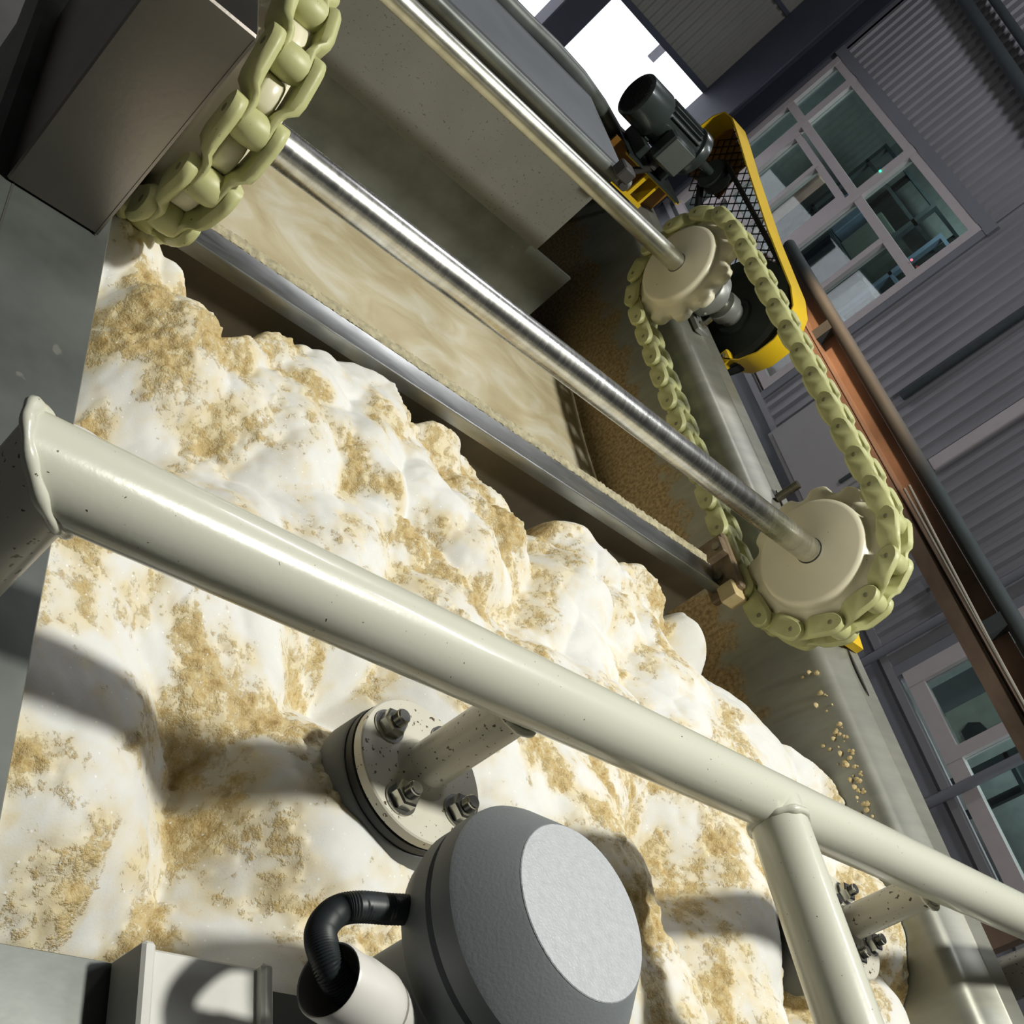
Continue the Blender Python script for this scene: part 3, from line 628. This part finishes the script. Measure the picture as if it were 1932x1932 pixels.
lme = raw_mesh(link_mesh(PITCH), 'chain_link', 'chain'); pme = raw_mesh(pin_mesh(), 'chain_pin', 'pin')
def path(s):
    s = s % LOOP
    if s < D: return (Y2 - s, ZS + PR)
    s -= D
    if s < math.pi * PR: a = math.pi / 2 + s / PR; return (Y1 + PR * math.cos(a), ZS + PR * math.sin(a))
    s -= math.pi * PR
    if s < D: return (Y1 + s, ZS - PR - 0.004 * math.sin(math.pi * s / D))
    s -= D; a = -math.pi / 2 + s / PR; return (Y2 + PR * math.cos(a), ZS + PR * math.sin(a))
S0 = (D + math.radians(98.5 - 90) * PR) % PITCH
def chain(cx, keep, label):
    t = thing('conveyor_chain', (cx, (Y1 + Y2) / 2, ZS - PR), label, 'chain', 'scraper chains')
    for i in range(NL):
        a = path(S0 + i * PITCH); b = path(S0 + (i + 1) * PITCH)
        if not keep(a): continue
        d = Vector((0, b[0] - a[0], b[1] - a[1])).normalized(); nrm = Vector((0, d.z, -d.y))   # outward
        mid = Vector((0, (a[0] + b[0]) / 2 - (Y1 + Y2) / 2, (a[1] + b[1]) / 2 - ZS))
        if nrm.dot(mid) < 0: nrm = -nrm
        R_ = Matrix(((1, d.x, nrm.x, cx), (0, d.y, nrm.y, a[0]), (0, d.z, nrm.z, a[1] + ZO), (0, 0, 0, 1)))
        o = bpy.data.objects.new('link', lme); COL.objects.link(o); o.parent = t
        o.matrix_parent_inverse = Matrix.Translation(-Vector(BASE[t.name])); o.matrix_basis = R_
        pn = bpy.data.objects.new('pin', pme); COL.objects.link(pn); pn.parent = o
    return t
chain(CXR, lambda p: True, 'pale green plastic chain looped round the two right-hand sprockets')
chain(CXL, lambda p: p[0] < 1.75, 'speckled pale green plastic chain beside the stainless box at the left')

# ================================================================== SCRAPER FLIGHT
fl = thing('scraper_flight', (0.95, 1.25, -0.715), 'steel scraper bar with crusted rubber edge spanning between the chains', 'scraper')
prf = [(1.222, -0.7025), (1.222, -0.6835), (1.2230, -0.6808), (1.2250, -0.6800), (1.2275, -0.6815), (1.2310, -0.6850), (1.262, -0.6875), (1.283, -0.6850), (1.285, -0.7025)]
MB().prism(prf, 'x', 0.285, 1.585).build('angle_bar', 'steel_flight', fl, 30)
MB().box((0.30, 1.236, -0.925), (1.575, 1.246, -0.700)).build('scraper_blade', 'blade', fl, smooth=0)
cru = MB(); n = 320; rs = []
for i in range(n + 1):
    x = 0.29 + 1.29 * i / n; j = lambda a: (random.random() - 0.5) * a
    rs.append([(x, 1.284 + j(.004), -0.700), (x, 1.285 + j(.006), -0.6845 + j(.002)), (x, 1.292 + j(.004), -0.6820 + j(.003)), (x, 1.300 + j(.005), -0.6800 + j(.003)), (x, 1.306 + j(.006), -0.684 + j(.003)), (x, 1.308, -0.715)])
M['crust'] = mat('crusted_edge', (0.42, 0.38, 0.25), 0.8, var=0.3, scale=90, bmp=0.6, bscale=300)
cru.rings(rs, True).build('wiper_strip', 'crust', fl, 60)
for cx, sg in ((1.600, 1), (0.345, -1)):
    br = MB().box((cx - 0.012, 1.205, -0.715), (cx + 0.008, 1.345, -0.640), 0.004).build('end_bracket', 'bracket_brown', fl)
    MB().box((cx - 0.030, 1.285, -0.690), (cx - 0.010, 1.325, -0.640), 0.003).build('bracket_ear', 'bracket_brown', br)
    for y, z in ((1.305, -0.655), (1.245, -0.675)):
        MB().lathe([(0.009, 0), (0.009, 0.006), (0.005, 0.007), (0.005, 0.012), (0.001, 0.013)], (cx - 0.034 if y > 1.3 else cx - 0.026, y, z), 'x', 12).build('bolt', 'bolt_dark', br)
    MB().box((cx - 0.022, 1.186, -0.690), (cx + 0.018, 1.226, -0.652), 0.003).build('wear_block', 'wear_block', fl)

# ================================================================== BEARINGS, MOTOR, BELT DRIVE
bb = thing('bearing_block', (1.79, Y1, ZOUT), 'yellow bearing block on the tank rim behind the front sprocket', 'bearing')
MB().prism([(Y1 - 0.112, ZOUT), (Y1 + 0.165, ZOUT), (Y1 + 0.165, ZOUT + 0.018), (Y1 + 0.045, ZOUT + 0.024), (Y1 + 0.036, ZOUT + 0.085), (Y1, ZOUT + 0.105), (Y1 - 0.036, ZOUT + 0.085), (Y1 - 0.045, ZOUT + 0.024), (Y1 - 0.112, ZOUT + 0.016)], 'x', 1.765, 1.815).build('housing', 'yellow', bb, smooth=0)
MB().lathe([(0.026, 0), (0.034, 0), (0.034, 0.02), (0.026, 0.02)], (1.752, Y1, ZS), 'x', 24).build('collar', 'bearing', bb)
b2 = thing('bearing_block', (1.78, Y2, ZOUT), 'grey flanged bearing on the rim behind the back sprocket', 'bearing')
MB().lathe([(0.026, 0), (0.060, 0.0), (0.063, 0.004), (0.063, 0.030), (0.045, 0.036), (0.045, 0.050), (0.026, 0.052)], (1.725, Y2, -0.5005), 'x', 32).build('ring_housing', 'bearing', b2)
MB().box((1.745, Y2 - 0.085, ZOUT - 0.012), (1.790, Y2 + 0.085, ZOUT + 0.004), 0.003).build('base', 'bearing', b2)
MB().lathe([(0.026, 0), (0.040, 0.002), (0.042, 0.008), (0.042, 0.030), (0.026, 0.033)], (1.800, Y2, -0.5005), 'x', 28).build('end_collar', 'bearing', b2)
bo = MB().lathe([(0.012, 0), (0.012, 0.010), (0.007, 0.012), (0.007, 0.030), (0.001, 0.031)], (1.768, Y2 - 0.060, ZOUT + 0.004), 'z', 6).build('bolt', 'bolt', b2)
tag(MB().tube([(1.775, 1.49, ZOUT - 0.004), (1.775, 1.49, ZOUT + 0.052)], 0.010, 12).build('take_up_screw', 'bolt_dark'), 'short rusty upright stud on the rim above the front sprocket', 'stud')

PX = 1.862
pu = thing('drive_pulley', (PX, Y2, -0.66), 'large dark green belt pulley behind the back sprocket', 'pulley')
MB().lathe([(0.026, 0.012), (0.050, 0.012), (0.055, 0.018), (0.130, 0.020), (0.138, 0.010), (0.168, 0.004), (0.170, 0.010), (0.160, 0.022), (0.160, 0.026), (0.170, 0.040), (0.168, 0.044), (0.026, 0.044)], (PX - 0.02, Y2, -0.5005), 'x', 56).build('wheel', 'pulley', pu, 30)
MB().lathe([(0.022, 0), (0.032, 0), (0.034, 0.004), (0.034, 0.030), (0.022, 0.032)], (PX - 0.036, Y2, -0.5005), 'x', 28).build('hub', 'bearing', pu)
MY, MZ = 2.705, -0.372
sp = thing('motor_pulley', (PX, MY, MZ - 0.06), 'small black belt pulley on the motor shaft', 'pulley')
MB().lathe([(0.012, 0), (0.045, 0), (0.048, 0.004), (0.040, 0.020), (0.048, 0.038), (0.045, 0.044), (0.012, 0.044)], (PX - 0.02, MY, MZ), 'x', 32).build('wheel', 'pulley', sp, 30)
def belt(off):
    # open belt round both pulleys
    r1, r2 = 0.167, 0.047; dy, dz = MY - Y2, MZ - (-0.5005); L = math.hypot(dy, dz); th = math.atan2(dz, dy); al = math.acos((r1 - r2) / L)
    pts = []
    for i in range(29): a = th + al + (2 * math.pi - 2 * al) * i / 28; pts.append((Y2 + r1 * math.cos(a), -0.5005 + r1 * math.sin(a)))
    for i in range(13): a = th - al + 2 * al * i / 12; pts.append((MY + r2 * math.cos(a), MZ + r2 * math.sin(a)))
    mb = MB(); c_ = (sum(p[0] for p in pts) / len(pts), sum(p[1] for p in pts) / len(pts)); n_ = len(pts); rs = []
    for i, p in enumerate(pts):
        a, b = pts[i - 1], pts[(i + 1) % n_]; d = Vector((b[0] - a[0], b[1] - a[1])).normalized(); nn = Vector((d.y, -d.x))
        rs.append([(PX + off - 0.009, p[0] - nn.x * .005, p[1] - nn.y * .005), (PX + off + 0.009, p[0] - nn.x * .005, p[1] - nn.y * .005), (PX + off + 0.011, p[0] + nn.x * .006, p[1] + nn.y * .006), (PX + off - 0.011, p[0] + nn.x * .006, p[1] + nn.y * .006)])
    return mb.rings(rs, False, True)
tag(belt(0.002).build('drive_belt', 'rubber', smooth=30), 'black drive belt running between the two pulleys', 'belt')

gd = thing('belt_guard', (PX + 0.03, 2.4, -0.57), 'yellow belt guard band with black expanded mesh side', 'guard')
gl = [(2.02, -0.560), (1.985, -0.530), (1.965, -0.48), (1.966, -0.43), (1.985, -0.385), (2.02, -0.352), (2.08, -0.335), (2.14, -0.330), (2.317, -0.314), (2.598, -0.277), (2.76, -0.252), (2.83, -0.243), (2.88, -0.252), (2.905, -0.285), (2.91, -0.33), (2.90, -0.40)]
MB().strip(gl, 'x', 1.832, 1.900, 0.004).build('rim_band', 'yellow', gd, 35)
MB().box((1.832, 2.00, -0.575), (1.86, 2.045, -0.545), 0.003).build('foot_tab', 'yellow', gd)
MB().lathe([(0.007, 0), (0.007, 0.006), (0.001, 0.007)], (1.826, 2.025, -0.560), 'x', 6).build('bolt', 'bolt', gd)
MB().prism([(2.90, -0.26), (2.70, -0.285), (2.70, -0.31), (2.66, -0.40), (2.90, -0.45), (2.915, -0.33)], 'x', 1.902, 1.905).build('end_panel', 'yellow_dark', gd, smooth=0)
outl = gl[:13] + [(2.9, -0.33), (2.88, -0.44), (2.5, -0.56), (2.3, -0.66), (2.1, -0.62)]
def inside(y, z):
    r = False; n_ = len(outl)
    for i in range(n_):
        (y0, z0), (y1, z1) = outl[i], outl[(i + 1) % n_]
        if (z0 > z) != (z1 > z) and y < (y1 - y0) * (z - z0) / (z1 - z0) + y0: r = not r
    return r
msh = MB(); cy_, cz_ = 0.040, 0.0165
for r_ in range(-34, 10):
    for k in range(-4, 36):
        y = 1.95 + k * cy_ + (cy_ / 2 if r_ % 2 else 0); z = -0.30 + r_ * cz_
        for s_ in (-1, 1):
            a = (y, z); b = (y + cy_ / 2, z + s_ * cz_)
            if not (inside(*a) and inside(*b)): continue
            d = Vector((b[0] - a[0], b[1] - a[1])).normalized() * 0.0015; nn = (-d.y, d.x)
            msh.add([(1.8985 + 0.002 * q_, p[0] + o_ * nn[0], p[1] + o_ * nn[1]) for q_ in (0, 1) for p, o_ in ((a, 1), (a, -1), (b, -1), (b, 1))], [(0, 1, 2, 3), (4, 7, 6, 5), (0, 4, 5, 1), (2, 6, 7, 3), (0, 3, 7, 4), (1, 5, 6, 2)])
tag(msh.build('mesh_panel', 'mesh', gd, smooth=0), kind='stuff')

mo = thing('electric_motor', (1.65, MY, MZ - 0.11), 'dark green electric motor with round fan cowl above the tank corner', 'motor')
MB().lathe([(0.060, 0), (0.066, 0.003), (0.0665, 0.085), (0.064, 0.092), (0.05, 0.092)], (1.49, MY, MZ), 'x', 36).build('fan_cowl', 'motor', mo, 30)
MB().lathe([(0.001, 0), (0.058, 0), (0.058, 0.004), (0.001, 0.004)], (1.4945, MY, MZ), 'x', 30).build('fan_disc', 'cable', mo)
gr = MB()
for k in range(-6, 7):
    h = math.sqrt(max(0, .057 ** 2 - (k * .0085) ** 2)); gr.box((1.488, MY + k * .0085 - .001, MZ - h), (1.491, MY + k * .0085 + .001, MZ + h)); gr.box((1.4885, MY - h, MZ + k * .0085 - .001), (1.4915, MY + h, MZ + k * .0085 + .001))
gr.build('fan_grille', 'mesh', mo, smooth=0)
MB().lathe([(0.050, 0), (0.056, 0.002), (0.056, 0.150), (0.050, 0.152)], (1.575, MY, MZ), 'x', 36).build('stator', 'motor', mo, 30)
for k in range(22):
    a = 2 * math.pi * k / 22
    if 150 < math.degrees(a) < 240: continue
    d = (math.cos(a), math.sin(a)); e = (-d[1] * .0016, d[0] * .0016)
    MB().prism([(MY + d[0] * .054 + e[0], MZ + d[1] * .054 + e[1]), (MY + d[0] * .066 + e[0], MZ + d[1] * .066 + e[1]), (MY + d[0] * .066 - e[0], MZ + d[1] * .066 - e[1]), (MY + d[0] * .054 - e[0], MZ + d[1] * .054 - e[1])], 'x', 1.59, 1.715).build('cooling_fin', 'motor', mo, smooth=0)
MB().lathe([(0.05, 0), (0.068, 0.002), (0.070, 0.006), (0.070, 0.030), (0.055, 0.040), (0.03, 0.060), (0.014, 0.062), (0.012, 0.12), (0.001, 0.12)], (1.725, MY, MZ), 'x', 36).build('end_bell', 'motor', mo, 30)
tb = MB().box((1.605, MY - 0.112, MZ - 0.070), (1.700, MY - 0.062, MZ + 0.020), 0.006).build('terminal_box', 'motor', mo)
MB().box((1.610, MY - 0.117, MZ - 0.064), (1.695, MY - 0.112, MZ + 0.014), 0.002).build('box_lid', 'motor_plate', tb)
MB().tube([(1.64, MY - 0.09, MZ - 0.068), (1.64, MY - 0.09, MZ - 0.092)], 0.012, 10).build('cable_gland', 'cable', tb)
for x in (1.60, 1.70): MB().box((x - 0.012, MY - 0.07, MZ - 0.105), (x + 0.012, MY + 0.07, MZ - 0.062), 0.004).build('foot', 'motor', mo)
mbk = thing('motor_bracket', (1.70, 2.66, -0.575), 'yellow steel motor bracket with brown side plate', 'bracket')
MB().box((1.56, MY - 0.09, MZ - 0.112), (1.79, MY + 0.10, MZ - 0.105)).build('top_plate', 'motor', mbk, smooth=0)
MB().box((1.56, 2.628, -0.490), (1.80, 2.636, -0.478)).build('cross_bar', 'yellow', mbk, smooth=0)
MB().box((1.54, 2.628, -0.574), (1.72, 2.636, -0.562)).build('cross_bar', 'yellow', mbk, smooth=0)
MB().box((1.655, 2.628, -0.562), (1.667, 2.636, -0.490)).build('upright', 'yellow', mbk, smooth=0)
MB().box((1.705, 2.628, -0.562), (1.713, 2.700, -0.490)).build('upright', 'yellow', mbk, smooth=0)
MB().box((1.54, 2.700, -0.575), (1.80, 2.708, -0.484)).build('side_plate', 'yellow_dark', mbk, smooth=0)
tag(MB().tube([(1.64, MY - 0.09, MZ - 0.092), (1.62, MY - 0.07, MZ - 0.14), (1.55, MY - 0.10, MZ - 0.165), (1.45, MY - 0.2, MZ - 0.12), (1.42, MY - 0.42, MZ - 0.112)], 0.011, 10).build('motor_cable', 'cable'), 'black cable drooping from the motor to the trough rim', 'cable')

# ================================================================== STAINLESS BOX
bx = thing('bearing_cover', (0.19, 1.15, -0.592), 'brushed stainless steel sheet box on the left tank rim', 'cover')
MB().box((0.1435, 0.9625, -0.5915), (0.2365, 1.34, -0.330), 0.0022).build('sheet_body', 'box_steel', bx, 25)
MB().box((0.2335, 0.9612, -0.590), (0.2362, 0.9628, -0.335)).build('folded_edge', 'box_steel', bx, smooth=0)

# ================================================================== CREAM PIPE FRAME
RY, RZ, RR = 0.483, -0.452, 0.0298
RZ1 = -0.4445
pf_ = thing('pipe_frame', (1.0, RY, -0.60), 'cream painted pipe rail with welded branches crossing above the foam', 'pipe')
cs = [(RR * math.cos(2 * math.pi * k / 48), RR * math.sin(2 * math.pi * k / 48)) for k in range(48)]
MB().rings([[(0.181 - b, RY + a, RZ + b) for a, b in cs], [(0.5, RY + a, RZ + b + 0.0012) for a, b in cs], [(1.4, RY + a, RZ + b + 0.006) for a, b in cs], [(2.35, RY + a, RZ + b + 0.011) for a, b in cs]]).build('rail_pipe', 'cream', pf_)
MB().rings([[(0.181 + a, RY + b, RZ - a) for a, b in cs], [(0.181 + a, RY + b, -0.54) for a, b in cs], [(0.181 + a, RY + b, -0.5915) for a, b in cs]]).build('corner_post', 'cream_dirty', pf_)
def torus(c, axis_u, axis_v, R, r, nR=40, nr=10, wob=0.0):
    rs = []
    for i in range(nR):
        a = 2 * math.pi * i / nR; d = Vector(axis_u) * math.cos(a) + Vector(axis_v) * math.sin(a); w = Vector(axis_u).cross(Vector(axis_v)).normalized()
        rr = r * (1 + wob * math.sin(7 * a) * math.cos(3 * a)); p = Vector(c) + d * R
        rs.append([p + d * rr * math.cos(2 * math.pi * k / nr) + w * rr * math.sin(2 * math.pi * k / nr) for k in range(nr)])
    return MB().rings(rs, False, True)
s2 = math.sqrt(0.5)
torus((0.181, RY, RZ), (0, 1, 0), (1.0, 0, -1.0), RR + 0.0003, 0.0042, 64, 10, 0.30).build('weld_bead', 'cream', pf_, 80)
MB().tube([(0.970, RY - 0.005, RZ + 0.004), (0.970, 0.10, RZ + 0.004), (0.970, -0.5, RZ + 0.004)], 0.0298, 36).build('branch_pipe', 'cream', pf_)
torus((0.970, RY - 0.0255, RZ + 0.004), (1, 0, 0), (0, 0, 1), 0.0300, 0.0042, 44, 8, 0.3).build('weld_bead', 'cream', pf_, 80)
FLZ = -0.598
def support(x, y, rot, r_st=0.0225, nb=4):
    MB().tube([(x, y, RZ + 0.01), (x, y, FLZ)], r_st, 28).build('stub_pipe', 'cream_dirty', pf_)
    MB().lathe([(r_st - 0.002, 0.012), (r_st + 0.0008, 0.008), (r_st + 0.003, 0.003), (r_st + 0.008, 0.0)], (x, y, FLZ), 'z', 36).build('weld_bead', 'cream_dirty', pf_, 80)
    torus((x, y, RZ - 0.0275), (1, 0, 0), (0, 1, 0), r_st + 0.002, 0.0035, 32, 8, 0.2).build('weld_bead', 'cream_dirty', pf_, 80)
    fp = MB().lathe([(0.001, -0.012), (0.070, -0.012), (0.0715, -0.0105), (0.0715, -0.0012), (0.070, 0), (0.001, 0)], (x, y, FLZ), 'z', 64).build('flange_plate', 'cream_dirty', pf_, 30)
    for k in range(nb):
        a = math.radians(rot + 360 / nb * k); bx_, by_ = x + 0.0495 * math.cos(a), y + 0.0495 * math.sin(a)
        MB().lathe([(0.0165, 0), (0.0165, 0.0022), (0.0075, 0.0022)], (bx_, by_, FLZ), 'z', 28).build('washer', 'bolt', fp)
        nz = FLZ + 0.0018
        hexp = [(0.0125, 0), (0.0135, 0.001), (0.0135, 0.0095), (0.0118, 0.0112), (0.006, 0.0112)]
        MB().lathe(hexp, (bx_, by_, nz), 'z', 6).build('nut', 'bolt', fp, 20)
        th = [(0.0074, 0.006)]
        for q_ in range(6): th += [(0.0076, 0.0095 + q_ * 0.0018), (0.0068, 0.0104 + q_ * 0.0018)]
        th += [(0.0070, 0.0210), (0.0060, 0.0220), (0.001, 0.0220)]
        MB().lathe(th, (bx_, by_, nz - 0.001), 'z', 20).build('bolt_end', 'bolt', fp, 30)
support(0.617, 0.4885, 50); support(1.395, 0.4885, 68)
MB().tube([(1.95, 0.500, RZ), (1.95, 0.500, -0.66)], 0.034, 32).build('corner_post', 'cream_dirty', pf_)
MB().lathe([(0.03, 0), (0.037, 0), (0.037, 0.012), (0.03, 0.012)], (1.95, 0.500, -0.672), 'z', 32).build('post_gasket', 'rubber', pf_)
for x, lb in ((0.617, 'dark grey flanged pipe end with black gasket under the bolted cream flange'), (1.395, 'grey flanged pipe end under the bolted flange by the right rim')):
    g = thing('flanged_pipe', (x, 0.4885, -0.80), lb, 'pipe', 'pipe ends under the cream frame')
    MB().lathe([(0.03, -0.022), (0.0715, -0.022), (0.0725, -0.020), (0.0725, -0.0125), (0.03, -0.0125)], (x, 0.4885, FLZ), 'z', 56).build('gasket', 'rubber', g)
    MB().lathe([(0.03, -0.20), (0.062, -0.20), (0.062, -0.070), (0.070, -0.062), (0.0755, -0.056), (0.0745, -0.024), (0.0730, -0.022), (0.03, -0.022)], (x, 0.4885, FLZ), 'z', 56).build('collar', 'grey_pipe', g)

# ================================================================== LEVEL SENSOR, CONDUIT, WHITE PIPE, SADDLE
SX, SY, SZ = 0.545, 0.266, -0.400
ls = thing('level_sensor', (SX, SY, -0.592), 'round grey plastic sensor head with flat pale lid', 'sensor')
MB().lathe([(0.001, 0.0), (0.0570, 0.0), (0.0576, -0.0006), (0.0576, -0.006), (0.03, -0.006)], (SX, SY, SZ), 'z', 72).build('lid', 'sensor_lid', ls, 30)
MB().lathe([(0.02, -0.001), (0.0577, -0.001), (0.0600, -0.0030), (0.0835, -0.030), (0.0860, -0.034), (0.0866, -0.040), (0.0866, -0.050), (0.0850, -0.052), (0.02, -0.052)], (SX, SY, SZ), 'z', 72).build('cap_ring', 'sensor', ls, 25)
MB().lathe([(0.02, -0.050), (0.0815, -0.050), (0.0815, -0.054), (0.0850, -0.057), (0.0850, -0.070), (0.0790, -0.086), (0.066, -0.100), (0.050, -0.108), (0.040, -0.112), (0.038, -0.192), (0.02, -0.192)], (SX, SY, SZ), 'z', 72).build('body', 'sensor', ls, 25)
cp = [(0.472, 0.283, -0.479), (0.452, 0.281, -0.482), (0.431, 0.279, -0.484), (0.418, 0.276, -0.488), (0.405, 0.266, -0.485), (0.396, 0.254, -0.480), (0.394, 0.242, -0.475), (0.398, 0.231, -0.4735), (0.410, 0.2245, -0.4775), (0.432, 0.2205, -0.4845)]
P_ = []
for i in range(len(cp) - 1):
    a, b = Vector(cp[i]), Vector(cp[i + 1]); pa = Vector(cp[max(i - 1, 0)]); pb = Vector(cp[min(i + 2, len(cp) - 1)])
    for k in range(18):
        t = k / 18; P_.append(0.5 * ((2 * a) + (b - pa) * t + (2 * pa - 5 * a + 4 * b - pb) * t * t + (3 * a - pa - 3 * b + pb) * t ** 3))
cm = MB().tube(P_, 0.0094, 18, True, [0.0094 + 0.00035 * (1 if k % 2 else -1) for k in range(len(P_))])
tag(cm.build('flexible_conduit', 'conduit', smooth=60), 'dark ribbed flexible conduit looping from the sensor into the white pipe', 'conduit')
wp = thing('white_pipe', (0.45, 0.23, -0.592), 'white plastic pipe elbow with open end beside the sensor', 'pipe')
ax = Vector((0.94, -0.12, -0.30)).normalized(); oc = Vector((0.3945, 0.2255, -0.4725)); uu = ax.cross(Vector((0, 1, 0))).normalized(); vv = ax.cross(uu)
rs = []
for t, r in ((0.055, .0200), (0.0, .0200), (-0.0005, .0208), (0.001, .0216), (0.020, .0216), (0.024, .0230), (0.045, .0230), (0.05, .0216)):
    rs.append([oc + ax * t + (uu * math.cos(2 * math.pi * k / 40) + vv * math.sin(2 * math.pi * k / 40)) * r for k in range(40)])
MB().rings(rs, False).build('socket', 'white_pvc', wp, 30)
e0 = oc + ax * 0.048
MB().tube([e0, e0 + ax * 0.012 + Vector((0, 0, -0.003)), e0 + ax * 0.022 + Vector((0, 0, -0.012)), e0 + ax * 0.028 + Vector((0, 0, -0.026)), (e0.x + 0.030, e0.y - 0.004, -0.592)], 0.0218, 32).build('elbow', 'white_pvc', wp)
sb = thing('saddle_bracket', (0.37, 0.2, -0.592), 'pale grey U-shaped bracket on the front tank rim', 'bracket')
MB().box((0.332, 0.10, -0.5918), (0.418, 0.268, -0.563), 0.002).build('base_plate', 'bracket', sb, 25)
for x in (0.328, 0.412): MB().box((x, 0.10, -0.5918), (x + 0.009, 0.269, -0.556), 0.002).build('end_lug', 'bracket', sb, 25)
